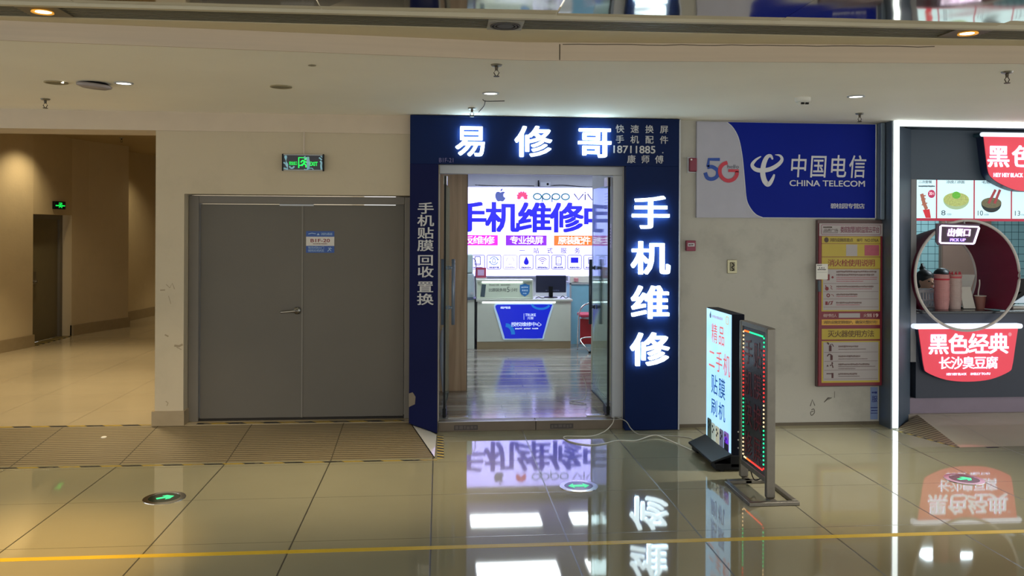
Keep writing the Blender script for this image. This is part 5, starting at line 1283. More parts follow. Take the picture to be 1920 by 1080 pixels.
for k in range(n):
    v = 1.075-k*(0.875/(n-1))
    led(1.635, v, LW if k < 5 else LR if k < 17 else LG if k < 27 else LW)
    led(2.012, v, LG if k < 3 else LR if k < 16 else LW if k < 22 else LG if k < 31 else LR)
for k in range(1, 15):
    u = 1.635+k*(0.377/15)
    led(u, 1.085, LO if k < 5 else LG); led(u, 0.185, LW if k < 3 else LO if k < 6 else LR)
b = nb(); tube(b, smooth_path([(2.2, -1.70, 0.13), (2.2, -1.78, 0.06), (2.2, -1.90, 0.10), (2.2, -1.93, 0.14)], 5), 0.004, 6); obj('cable', b, M['black'], ld)

# ------------------------------------------------------------------ snack stall: shell
stc = mat('stall_charcoal', (62, 78, 96), 0.45, var=0.06, vscale=2)
b = nb()
prism(b, P, [(4.165, -0.20), (4.395, 0.0), (4.395, 0.06), (4.10, 0.06), (4.10, -0.165), (4.165, -0.165)], 0.0, 2.752)
struct('wall_stall_jamb', b, stc, 'dark splayed jamb of the snack stall', keep=True)
b = nb(); box(b, 4.092, 4.099, -0.20, -0.0, 0, 2.80); struct('trim_6', b, mat('jamb_steel', (96, 108, 122), 0.35, 0.6), 'blue-grey metal side of the stall frame', keep=True)
fr = thing('strip_light', 'glowing white light strip framing the snack stall', 'light strip', (4.13, -0.2, 0))
b = nb(); box(b, 4.112, 4.158, -0.212, -0.19, 0.012, 2.80); obj('upright_strip', b, M['ledstrip'], fr)
b = nb(); box(b, 4.158, 8.5, -0.212, -0.19, 2.757, 2.80); obj('top_strip', b, M['ledstrip'], fr)
b = nb(); box(b, 4.100, 4.112, -0.205, -0.166, 0.0, 2.802); box(b, 4.158, 4.164, -0.205, -0.19, 0.0, 2.757); box(b, 4.158, 8.5, -0.205, -0.19, 2.75, 2.757); obj('channel', b, M['alu'], fr)
b = nb(); box(b, 4.112, 8.5, -0.19, -0.166, 2.757, 2.80); struct('trim_7', b, stc, keep=True)
b = nb(); prism(b, front(0), [(4.395, 2.285), (8.5, 2.285), (8.5, 2.75), (4.395, 2.75)], -0.06, 0.0); box(b, 4.395, 8.5, -0.166, 0.06, 2.752, 2.80); struct('wall_stall_fascia', b, stc, 'dark fascia panel above the snack stall menu', keep=True)
b = nb(); box(b, 4.398, 4.452, 0.0, 0.06, 0.575, 2.285); struct('trim_8', b, mat('post_grey', (128, 130, 136), 0.45), 'grey post beside the serving hatch', keep=True)
b = nb(); box(b, 4.365, 9.4, -0.03, 4.7, 0.0, 0.09); struct('floor_stall', b, mat('stall_floor', (150, 140, 130), 0.3), keep=True)
b = nb(); box(b, 4.3, 9.4, 4.6, 4.7, 0.09, 2.8); struct('wall_stall_back', b, grid_mat('stall_tile', (150, 192, 196), (60, 90, 96), 0.112, 0.008, 0.25), 'pale teal tiled back wall of the snack stall', keep=True)
b = nb(); box(b, 4.25, 4.34, 0.07, 4.6, 0.09, 2.8); box(b, 9.3, 9.4, 0.07, 4.6, 0.09, 2.8); struct('wall_stall_sides', b, mat('stall_side', (140, 150, 156), 0.6), keep=True)
b = nb(); box(b, 4.3, 9.4, 0.06, 4.6, 2.80, 2.85); struct('ceiling_stall', b, mat('stall_ceiling', (190, 196, 198), 0.7), keep=True)
def stall_light(label, x, y, hw=0.38, hd=0.16):
    s = thing('ceiling_light', label, 'ceiling light', (x, y, 2.78), 'panel lights inside the snack stall')
    b = nb(); box(b, x-hw-0.02, x+hw+0.02, y-hd-0.02, y+hd+0.02, 2.785, 2.80); obj('frame', b, M['alu'], s)
    b = nb(); box(b, x-hw, x+hw, y-hd, y+hd, 2.779, 2.786); obj('diffuser', b, mat('stall_light_glow', (245, 252, 255), 0.5, emit=26.0, ecol=(226, 246, 255), var=0), s)
stall_light('white panel light inside the snack stall ceiling near the tiled wall', 7.18, 3.81)
stall_light('white panel light inside the snack stall ceiling near the counter', 6.9, 1.6, 0.5, 0.3)

# ------------------------------------------------------------------ snack stall: menu board and signs
mb = thing('menu_board', 'backlit menu board with red dividers above the serving hatch', 'menu', (5.5, 0.03, 1.92))
b = nb(); box(b, 4.452, 8.5, 0.008, 0.058, 1.900, 2.284); obj('housing', b, M['black'], mb)
pl = front(0.008)
mw = mat('menu_white', (205, 232, 238), 0.5, emit=0.85, ecol=(196, 232, 242), var=0.03); mr = mat('menu_red', (196, 50, 78), 0.5, emit=0.35, var=0)
b = nb(); rect(b, pl, 4.452, 8.5, 1.897, 1.922, 0, 0.006); obj('red_rail', b, mr, mb)
mk = mat('menu_ink', (70, 84, 100), 0.5, emit=0.05, var=0)
edges = [4.452, 4.656, 5.028, 5.400, 5.772, 6.144, 6.516]
heads = ['二次套餐', '凉皮凉面', '毛笔串', '', '', '']
prices = ['', '8', '10', '13', '', '']
for i in range(6):
    u0, u1 = edges[i], edges[i+1]
    b = nb(); rect(b, pl, u0, u1-0.012, 1.922, 2.282, 0, 0.004); pn = obj('menu_panel', b, mw, mb)
    b = nb(); rect(b, pl, u1-0.012, u1, 1.922, 2.282, 0, 0.006); obj('divider', b, mr, mb)
    b = nb(); cnt = 0
    if i == 0: cjk(b, pl, '二次套餐', u0+0.02, u0+0.15, 2.248, 2.276, 0.004, 0.006, bold=0.006); dashes(b, pl, u0+0.02, u0+0.18, 2.222, 0.014, 0.006, 3, 0.15)
    elif i == 1: cjk(b, pl, '凉皮', u0+0.09, u0+0.165, 2.250, 2.278, 0.004, 0.006, bold=0.006); latin(b, pl, '/', u0+0.17, u0+0.185, 2.25, 2.278, 0.004, 0.006); cjk(b, pl, '凉面', u0+0.195, u0+0.27, 2.250, 2.278, 0.004, 0.006, bold=0.006); latin(b, pl, '8', u0+0.040, u0+0.082, 1.950, 1.997, 0.004, 0.006); cjk(b, pl, '元份', u0+0.095, u0+0.14, 1.950, 1.968, 0.004, 0.006)
    elif i == 2: cjk(b, pl, '毛笔串', u0+0.07, u0+0.19, 2.250, 2.278, 0.004, 0.006, bold=0.006); latin(b, pl, '10', u0+0.030, u0+0.082, 1.950, 1.997, 0.004, 0.006); cjk(b, pl, '元份', u0+0.09, u0+0.14, 1.950, 1.968, 0.004, 0.006)
    elif i == 3: latin(b, pl, '13', u0+0.030, u0+0.082, 1.950, 1.997, 0.004, 0.006); cjk(b, pl, '元份', u0+0.09, u0+0.14, 1.950, 1.968, 0.004, 0.006)
    if len(b.verts): obj('lettering', b, mk, pn)
    else: b.free()
    if i == 0:
        b = nb(); prism(b, pl, [(u0+0.062, 2.0), (u0+0.128, 2.008), (u0+0.142, 1.924), (u0+0.092, 1.924)], 0.004, 0.007); obj('cup_picture', b, mat('menu_scarlet', (222, 44, 60), 0.4, emit=0.4, var=0.05), pn)
        b = nb(); stroke(b, pl, spath([(u0+0.10, 2.006), (u0+0.075, 2.06), (u0+0.065, 2.10), (u0+0.05, 2.15)], 3), 0.034, 0.004, 0.006); stroke(b, pl, [(u0+0.045, 2.09), (u0+0.09, 2.105)], 0.012, 0.006, 0.007); stroke(b, pl, [(u0+0.05, 2.045), (u0+0.105, 2.065)], 0.012, 0.006, 0.007); stroke(b, pl, [(u0+0.04, 2.125), (u0+0.09, 2.135)], 0.012, 0.006, 0.007); obj('skewer_picture', b, mat('menu_skewer', (190, 120, 100), 0.5, emit=0.3, var=0.3, vscale=90), pn)
        b = nb(); prism(b, pl, ell(u0+0.148, 2.150, 0.036, 0.038, 20), 0.004, 0.006); bd = obj('price_badge', b, mat('menu_rose', (205, 60, 110), 0.5, emit=0.35, var=0), pn)
        b = nb(); latin(b, pl, '30', u0+0.124, u0+0.150, 2.140, 2.168, 0.006, 0.008, bold=0.02); cjk(b, pl, '元', u0+0.152, u0+0.174, 2.140, 2.164, 0.006, 0.008); obj('lettering', b, mat('menu_pale', (250, 230, 240), 0.5, emit=0.6, var=0), bd)
    elif i in (1, 2):
        cx, cy = u0+(0.187 if i == 1 else 0.165), 2.095 if i == 1 else 2.065
        rx = 0.127 if i == 1 else 0.10
        b = nb(); prism(b, pl, ell(cx, cy, rx, 0.09 if i == 1 else 0.085, 24, 170, 370), 0.004, 0.006); obj('bowl_picture', b, mat('menu_bowl_pale' if i == 1 else 'menu_bowl_dark', (186, 218, 178) if i == 1 else (44, 60, 66), 0.5, emit=0.3 if i == 1 else 0.03, var=0.05), pn)
        b = nb(); prism(b, pl, ell(cx, cy+0.005, rx, 0.065 if i == 1 else 0.05, 24), 0.006, 0.007); obj('rim_picture', b, mat('menu_noodle', (196, 216, 130) if i == 1 else (120, 116, 90), 0.5, emit=0.3, var=0.3, vscale=70), pn)
        b = nb()
        if i == 1: prism(b, pl, ell(cx+0.0, cy+0.045, 0.042, 0.034, 16), 0.007, 0.008)
        else: stroke(b, pl, [(cx-0.03, cy+0.0), (cx+0.04, cy+0.13)], 0.024, 0.007, 0.009); stroke(b, pl, [(cx+0.03, cy+0.0), (cx+0.085, cy+0.13)], 0.024, 0.007, 0.009)
        obj('topping_picture', b, mat('menu_topping', (110, 200, 70) if i == 1 else (176, 70, 80), 0.5, emit=0.35, var=0.3, vscale=80), pn)

cup_red = mat('cup_sign_red', (214, 70, 88), 0.4, emit=0.62, ecol=(226, 66, 84), var=0.02); cup_white = mat('cup_sign_white', (225, 235, 250), 0.4, emit=0.95, ecol=(226, 236, 255), var=0.0)
def cup_sign(label, cx, ztop, y0, y1, k, loc):
    """paper-cup shaped sign: white lip, tapering red body with a bowed bottom"""
    c = thing('cup_sign', label, 'sign', loc)
    pl = front(y0)
    hw = 0.535
    b = nb(); prism(b, pl, rrect(cx-hw, cx+hw, ztop-0.046, ztop, 0.022), -(y1-y0), 0.012); obj('lip', b, cup_white, c)
    out = [(cx-hw+0.045, ztop-0.046)]
    out += spath([(cx-hw+0.045, ztop-0.046), (cx-hw+0.075, ztop-0.24), (cx-hw+0.100, ztop-0.395), (cx-hw+0.135, ztop-0.452), (cx-0.22, ztop-0.520), (cx, ztop-0.540), (cx+0.22, ztop-0.520), (cx+hw-0.135, ztop-0.452), (cx+hw-0.100, ztop-0.395), (cx+hw-0.075, ztop-0.24), (cx+hw-0.045, ztop-0.046)], 4)[1:]
    b = nb(); prism(b, pl, [(cx+(u-cx)*1.012, v-0.002) for u, v in out], -(y1-y0), 0.0); obj('can', b, mat('cup_can_navy', (24, 34, 62), 0.4), c)
    b = nb(); prism(b, pl, out, 0.0, 0.008); bd = obj('body_face', b, cup_red, c)
    b = nb(); cjk(b, pl, '黑色经典', cx-0.385, cx+0.385, ztop-0.282, ztop-0.095, 0.008, 0.014, bold=0.018, cw=0.178); obj('lettering', b, cup_white, bd)
    b = nb(); cjk(b, pl, '长沙臭豆腐', cx-0.285, cx+0.285, ztop-0.422, ztop-0.308, 0.008, 0.013, bold=0.012, cw=0.108); obj('lettering', b, cup_white, bd)
    b = nb(); latin(b, pl, 'HEY HEY BLACK', cx-0.213, cx-0.02, ztop-0.478, ztop-0.458, 0.008, 0.012, bold=0.02) if k else latin(b, pl, 'HEY HEY BLACK', cx-0.40, cx-0.05, ztop-0.405, ztop-0.368, 0.008, 0.012, bold=0.02)
    latin(b, pl, 'SMELLY TO-FU', cx+0.02, cx+0.213, ztop-0.478, ztop-0.458, 0.008, 0.012, bold=0.02) if k else latin(b, pl, 'SMELLY TO-FU', cx+0.0, cx+0.35, ztop-0.405, ztop-0.368, 0.008, 0.012, bold=0.02)
    obj('lettering', b, cup_white, bd)
    b = nb(); prism(b, pl, ell(cx+0.408, ztop-0.10, 0.016, 0.018, 14), 0.008, 0.012); obj('register_mark', b, mat('cup_mark', (236, 150, 165), 0.4, emit=0.5, var=0), bd)
cup_sign('lower red cup-shaped lit sign on the stall counter front', 4.935, 0.935, -0.045, 0.0, 1, (4.935, -0.02, 0.39))
def upper_cup():
    c = thing('cup_sign', 'upper red cup-shaped lit sign on the fascia over the menu', 'sign', (5.54, -0.05, 2.18))
    pl = front(-0.10); cx, zt, hw = 5.545, 2.722, 0.54
    b = nb(); prism(b, pl, rrect(cx-hw, cx+hw, zt-0.040, zt, 0.019), 0.0, 0.012); obj('lip', b, cup_white, c)
    b = nb(); prism(b, pl, rrect(cx-hw, cx+hw, zt-0.040, zt, 0.019), -0.10, 0.0); obj('lip_can', b, mat('cup_can_teal', (40, 70, 84), 0.4), c)
    out = spath([(cx-hw+0.035, zt-0.040), (cx-hw+0.058, zt-0.22), (cx-hw+0.080, zt-0.36), (cx-hw+0.115, zt-0.42), (cx-hw+0.20, zt-0.475), (cx-0.18, zt-0.535), (cx, zt-0.545), (cx+0.18, zt-0.535), (cx+hw-0.20, zt-0.475), (cx+hw-0.115, zt-0.42), (cx+hw-0.080, zt-0.36), (cx+hw-0.058, zt-0.22), (cx+hw-0.035, zt-0.040)], 4)
    b = nb(); prism(b, pl, [(cx+(u-cx)*1.008, v-0.002) for u, v in out], -0.10, 0.0); obj('can', b, mat('cup_can_deep', (22, 34, 66), 0.4), c)
    b = nb(); prism(b, pl, out, 0.0, 0.008); bd = obj('body_face', b, cup_red, c)
    b = nb(); cjk(b, pl, '黑色经典', 5.085, 6.005, 2.398, 2.598, 0.008, 0.014, bold=0.018, cw=0.195); obj('lettering', b, cup_white, bd)
    b = nb(); latin(b, pl, 'HEY HEY BLACK', 5.138, 5.425, 2.308, 2.345, 0.008, 0.012, bold=0.02); latin(b, pl, 'SMELLY TO-FU', 5.47, 5.75, 2.308, 2.345, 0.008, 0.012, bold=0.02); obj('lettering', b, cup_white, bd)
upper_cup()

# ------------------------------------------------------------------ snack stall: counter, round hatch ring, neon sign
sc_ = thing('stall_counter', 'dark charcoal serving counter of the snack stall', 'counter', (6.3, 0.3, 0.09))
b = nb(); box(b, 4.452, 8.5, 0.001, 0.60, 0.235, 1.025); obj('front_body', b, mat('counter_charcoal', (44, 52, 70), 0.45, var=0.05, vscale=2), sc_)
b = nb(); box(b, 4.452, 8.5, -0.006, 0.62, 1.025, 1.05); obj('worktop', b, mat('counter_black_top', (26, 32, 40), 0.2), sc_, bevel=0.004)
b = nb(); box(b, 4.40, 8.5, 0.02, 0.58, 0.09, 0.235); obj('kick_plinth', b, mat('kick_mauve', (136, 124, 142), 0.4), sc_)
ring = thing('hatch_ring', 'white rimmed round maroon serving hatch ring on the stall counter', 'ring', (4.9, 0.2, 1.05))
RC, BC = Vector((4.905, -0.078, 1.388)), Vector((4.905, 0.45, 1.350))
def circ(c, r, n=64, a0=0, a1=360): return [(c.x+r*math.cos(math.radians(a0+(a1-a0)*i/n)), c.y, c.z+r*math.sin(math.radians(a0+(a1-a0)*i/n))) for i in range(n+(a1-a0 != 360))]
b = nb(); tube(b, circ(RC, 0.512), 0.013, 10, closed=True); obj('front_rim', b, mat('ring_rim', (200, 194, 190), 0.35), ring, smooth=True)
a_lo, a_hi = -39, 219
b = nb(); tube(b, circ(BC, 0.440, 64, a_lo+1, a_hi-1), 0.011, 10); obj('back_rim', b, mat('ring_back_rim', (205, 200, 196), 0.35), ring, smooth=True)
b = nb()
A1 = circ(RC+Vector((0, 0.004, 0)), 0.508, 56, a_lo, a_hi); B1 = circ(BC, 0.446, 56, a_lo-3, a_hi+3)
A2 = circ(RC+Vector((0, 0.004, 0)), 0.514, 56, a_lo, a_hi); B2 = circ(BC, 0.452, 56, a_lo-3, a_hi+3)
rows = [[b.verts.new(p) for p in R] for R in (A1, B1, B2, A2)]
for i in range(56):
    for q in range(4):
        R, S = rows[q], rows[(q+1) % 4]
        b.faces.new((R[i], R[i+1], S[i+1], S[i]))
for i in (0, 56): b.faces.new([rows[q][i] for q in range(4)])
obj('maroon_band', b, mat('ring_maroon', (112, 18, 52), 0.45, var=0.06), ring, smooth=False)
ne = thing('neon_sign', 'dark plaque with white neon outline and pick up lettering in the hatch ring', 'sign', (4.79, -0.09, 1.68))
pl = front(-0.106)
b = nb(); prism(b, pl, [(4.578, 1.872), (5.01, 1.872), (4.955, 1.672), (4.598, 1.672), (4.578, 1.70)], -0.010, 0.0); obj('plaque', b, mat('plaque_plum', (52, 22, 48), 0.4), ne)
NW = mat('neon_white', (250, 240, 255), 0.4, emit=2.4, ecol=(240, 225, 255), var=0)
b = nb(); stroke(b, pl, [(4.617, 1.845), (4.630, 1.852), (4.985, 1.842), (4.993, 1.832), (4.945, 1.692), (4.935, 1.686), (4.622, 1.692), (4.612, 1.700)], 0.014, 0.002, 0.012, closed=True); obj('neon_outline', b, NW, ne)
b = nb(); cjk(b, pl, '出餐口', 4.685, 4.905, 1.752, 1.826, 0.002, 0.012, bold=0.006, cw=0.068, slant=0.12); obj('lettering', b, NW, ne)
b = nb(); latin(b, pl, 'PICK UP', 4.712, 4.860, 1.708, 1.734, 0.002, 0.010, bold=0.02, slant=0.1); obj('lettering', b, mat('neon_violet', (180, 160, 255), 0.4, emit=1.6, ecol=(170, 140, 255), var=0), ne)
b = nb(); cyl(b, (4.68, -0.10, 1.865), (4.68, -0.09, 1.895), 0.006, n=8); cyl(b, (4.86, -0.10, 1.865), (4.86, -0.09, 1.897), 0.006, n=8); obj('hanger', b, M['alu'], ne)

# ------------------------------------------------------------------ snack stall: things on the counter
paper = mat('paper_cup_pale', (196, 176, 172), 0.6, var=0.14, vscale=30); pink = mat('paper_cup_pink', (206, 150, 150), 0.6, var=0.10, vscale=30); redc = mat('paper_cup_red', (196, 50, 70), 0.5, var=0.08)
def paper_cup(label, x, y, z, r0, r1, h, m, grp):
    c = thing('paper_cup', label, 'cup', (x, y, z), grp)
    b = nb(); lathe(b, [(r0, 0), (r1, h), (r1-0.003, h), (r0-0.003, 0.006), (0.0, 0.006)], (x, y, z), 24); obj('cup_wall', b, m, c)
    b = nb(); tube(b, [(x+(r1)*math.cos(a*PI/12), y+r1*math.sin(a*PI/12), z+h) for a in range(24)], 0.0028, 6, closed=True); obj('rim', b, m, c)
    return c
c0 = paper_cup('pale pink paper cup nested in the shorter stack on the counter', 4.842, 0.22, 1.05, 0.058, 0.068, 0.085, pink, 'nested cups in the shorter stack')
for k in range(1, 15): dup(c0, (4.842+0.002*math.sin(k*1.7), 0.22, 1.05+k*0.0175))
ct_ = paper_cup('red rimmed paper cup on top of the shorter stack', 4.842, 0.22, 1.05+15*0.0175, 0.062, 0.071, 0.030, redc, None)
c1 = paper_cup('white paper cup nested in the taller stack on the counter', 4.988, 0.24, 1.05, 0.052, 0.060, 0.085, paper, 'nested cups in the taller stack')
for k in range(1, 15): dup(c1, (4.988+0.002*math.cos(k*1.3), 0.24, 1.05+k*0.0175))
paper_cup('red upturned paper cup on top of the taller stack', 4.988, 0.24, 1.05+15*0.0175, 0.054, 0.062, 0.055, redc, None)
b = nb()
for k in range(9):
    a = 2*PI*k/9
    prism(b, Plane((4.988, 0.24, 1.366)), [(0.05*math.cos(a)-0.012, 0), (0.05*math.cos(a)+0.012, 0), (0.046*math.cos(a), 0.045)], -0.05*math.sin(a)-0.002, -0.05*math.sin(a)+0.002)
cyl(b, (4.988, 0.24, 1.366), (4.988, 0.24, 1.372), 0.054, n=18)
tag(obj('paper_napkin', b, mat('napkin_red', (200, 44, 64), 0.6)), 'crumpled red paper sticking out of the taller cup stack', 'paper')
ho = thing('card_stand', 'white tilted display stand on the counter beside the cup stacks', 'stand', (5.12, 0.27, 1.05))
b = nb()
vs = [b.verts.new(p) for p in ((5.055, 0.20, 1.055), (5.175, 0.20, 1.055), (5.160, 0.26, 1.26), (5.045, 0.26, 1.26), (5.055, 0.215, 1.055), (5.175, 0.215, 1.055), (5.160, 0.275, 1.26), (5.045, 0.275, 1.26))]
for f in ((0, 1, 2, 3), (7, 6, 5, 4), (0, 4, 5, 1), (3, 2, 6, 7), (0, 3, 7, 4), (1, 5, 6, 2)): b.faces.new([vs[i] for i in f])
obj('front_card', b, M['white'], ho)
b = nb()
vs = [b.verts.new(p) for p in ((5.10, 0.38, 1.10), (5.19, 0.36, 1.10), (5.265, 0.34, 1.372), (5.030, 0.38, 1.372), (5.10, 0.395, 1.10), (5.19, 0.375, 1.10), (5.265, 0.36, 1.372), (5.030, 0.40, 1.372))]
for f in ((0, 1, 2, 3), (7, 6, 5, 4), (0, 4, 5, 1), (3, 2, 6, 7), (0, 3, 7, 4), (1, 5, 6, 2)): b.faces.new([vs[i] for i in f])
obj('back_panel', b, mat('stand_back_pale', (206, 208, 204), 0.4), ho)
b = nb(); box(b, 5.08, 5.17, 0.22, 0.42, 1.05, 1.062); cyl(b, (5.14, 0.385, 1.05), (5.14, 0.385, 1.14), 0.012, n=10); obj('foot_plate', b, M['black'], ho)
b = nb(); cjk(b, Plane((0, 0.217, 0), (1, 0, 0), (0, 0.28, 0.96)), '尚客'[0:1]+'品', 5.085, 5.135, 1.172, 1.195, 0.002, 0.004) ; obj('lettering', b, mat('stand_ink', (110, 100, 100), 0.5), ho)
bc = thing('drink_cup', 'brown paper cup with a pale straw at the right of the counter stand', 'cup', (5.235, 0.22, 1.05))
b = nb(); lathe(b, [(0.038, 0), (0.050, 0.125), (0.047, 0.125), (0.036, 0.008), (0.0, 0.008)], (5.235, 0.22, 1.05), 24); obj('cup_wall', b, mat('cup_brown', (140, 92, 84), 0.5, var=0.08), bc)
b = nb(); tube(b, [(5.235+0.051*math.cos(a*PI/12), 0.22+0.051*math.sin(a*PI/12), 1.175) for a in range(24)], 0.004, 6, closed=True); obj('rim', b, M['white'], bc)
b = nb(); tube(b, smooth_path([(5.22, 0.22, 1.07), (5.215, 0.22, 1.20), (5.235, 0.23, 1.28), (5.24, 0.24, 1.33)], 4), 0.006, 8); obj('straw', b, M['white'], bc)
bk_ = thing('slatted_basket', 'pale slatted plastic basket on the counter behind the cup stacks', 'basket', (4.80, 0.48, 1.05))
b = nb(); box(b, 4.66, 4.95, 0.38, 0.58, 1.05, 1.062); obj('floor_plate', b, M['greyw'], bk_)
b = nb()
for k in range(11):
    x = 4.668+k*0.0274
    box(b, x-0.005, x+0.005, 0.378, 0.386, 1.062, 1.20); box(b, x-0.005, x+0.005, 0.574, 0.582, 1.062, 1.20)
obj('slat', b, M['greyw'], bk_)
b = nb(); box(b, 4.655, 4.955, 0.374, 0.390, 1.195, 1.222); box(b, 4.655, 4.955, 0.570, 0.586, 1.195, 1.222); box(b, 4.655, 4.668, 0.39, 0.57, 1.062, 1.222); box(b, 4.942, 4.955, 0.39, 0.57, 1.062, 1.222); box(b, 4.655, 4.955, 0.374, 0.390, 1.115, 1.128); obj('rim', b, M['greyw'], bk_)
bt = thing('sauce_bottle', 'dark bottle standing in the slatted basket', 'bottle', (4.70, 0.47, 1.062))
b = nb(); lathe(b, [(0.026, 0), (0.028, 0.06), (0.026, 0.11), (0.012, 0.14), (0.012, 0.16), (0.0, 0.162)], (4.70, 0.47, 1.063), 16); obj('body', b, M['black'], bt, smooth=True)
ps = thing('payment_terminal', 'white and black tilted touch screen at the end of the counter', 'screen', (5.72, 0.32, 1.05))
sl_ = Plane((0, 0.22, 0), (1, 0, 0), (0, 0.35, 0.94), (0, -0.94, 0.35))
b = nb(); rect(b, sl_, 5.60, 5.98, 1.37, 1.52, -0.02, 0.0); obj('upper_screen', b, mat('terminal_white', (215, 226, 232), 0.3, emit=0.35, ecol=(200, 225, 245), var=0), ps, bevel=0.004)
b = nb()
vs_ = [(5.55, 1.30), (5.66, 1.27), (5.60, 1.22), (5.70, 1.19), (5.56, 1.10)]
prism(b, front(0.30), [(5.57, 1.33), (5.66, 1.26), (5.60, 1.20), (5.70, 1.21), (5.565, 1.10), (5.60, 1.07), (5.80, 1.20), (5.74, 1.34)], -0.03, 0.03); obj('black_mount', b, M['black'], ps)
b = nb(); prism(b, front(0.26), [(5.60, 1.10), (5.80, 1.22), (6.0, 1.22), (6.0, 1.10)], -0.01, 0.0); obj('lower_screen', b, mat('terminal_pale', (205, 220, 230), 0.3, emit=0.3, ecol=(200, 225, 245), var=0), ps)
b = nb(); box(b, 5.56, 6.0, 0.20, 0.45, 1.05, 1.072); obj('base_plate', b, M['white'], ps, bevel=0.004)
b = nb(); tube(b, smooth_path([(5.56, -0.004, 1.04), (5.66, -0.016, 1.02), (5.74, -0.016, 0.94), (5.77, -0.014, 0.82), (5.77, -0.01, 0.70)], 5), 0.004, 6); tag(obj('hanging_cable', b, M['greyw']), 'thin pale cable hanging over the counter front by the touch screen', 'cable')
cbr = thing('brown_cabinet', 'tall brown cabinet against the tiled wall behind the serving hatch', 'cabinet', (7.9, 4.45, 0.09))
b = nb(); box(b, 7.56, 8.35, 4.52, 4.598, 0.09, 2.05); obj('body', b, mat('cabinet_brown', (134, 108, 94), 0.5, var=0.05), cbr, bevel=0.004)
b = nb(); box(b, 7.57, 8.34, 4.505, 4.52, 0.12, 2.03); obj('door', b, mat('cabinet_brown_door', (140, 112, 98), 0.5, var=0.05), cbr)
b = nb(); cyl(b, (7.64, 4.49, 1.0), (7.64, 4.49, 1.2), 0.008, n=10); obj('handle', b, M['steel'], cbr)

# ------------------------------------------------------------------ two seated people behind the counter
def remeshed(o, vox):
    m = o.modifiers.new('r', 'REMESH'); m.mode = 'VOXEL'; m.voxel_size = vox; m.use_smooth_shade = True
    s = o.modifiers.new('s', 'SMOOTH'); s.factor = 0.5; s.iterations = 3
    dg = bpy.context.evaluated_depsgraph_get(); dg.update()
    me = bpy.data.meshes.new_from_object(o.evaluated_get(dg))
    o.modifiers.clear(); me.name = o.data.name
    old = o.data; o.data = me
    bpy.data.meshes.remove(old)
    for p in me.polygons: p.use_smooth = True

def limb(b, pts, rads, n=12):
    """tapering limb: rings swept along the joints"""
    P_ = smooth_path(pts, 5)
    m = len(P_); k = len(rads)
    rs = []
    for i in range(m):
        t = i/(m-1)*(k-1); j = min(int(t), k-2); rs.append(rads[j]+(rads[j+1]-rads[j])*(t-j))
    rings = []; pu = None
    for i, p in enumerate(P_):
        d = (P_[min(i+1, m-1)]-P_[max(i-1, 0)]).normalized()
        if pu is None: u, v = basis(d)
        else: u = (pu-d*pu.dot(d)).normalized(); v = d.cross(u)
        pu = u
        rings.append([b.verts.new(p+(u*math.cos(2*PI*q/n)+v*math.sin(2*PI*q/n))*rs[i]) for q in range(n)])
    for r0, r1 in zip(rings, rings[1:]):
        for q in range(n): b.faces.new((r0[q], r0[(q+1) % n], r1[(q+1) % n], r1[q]))
    b.faces.new(rings[0][::-1]); b.faces.new(rings[-1])

def ball(b, c, r, sc=(1, 1, 1), n=16):
    c = Vector(c)
    bmesh.ops.create_uvsphere(b, u_segments=n, v_segments=n//2+2, radius=r, matrix=Matrix.Translation(c) @ Matrix.Diagonal((*sc, 1)))

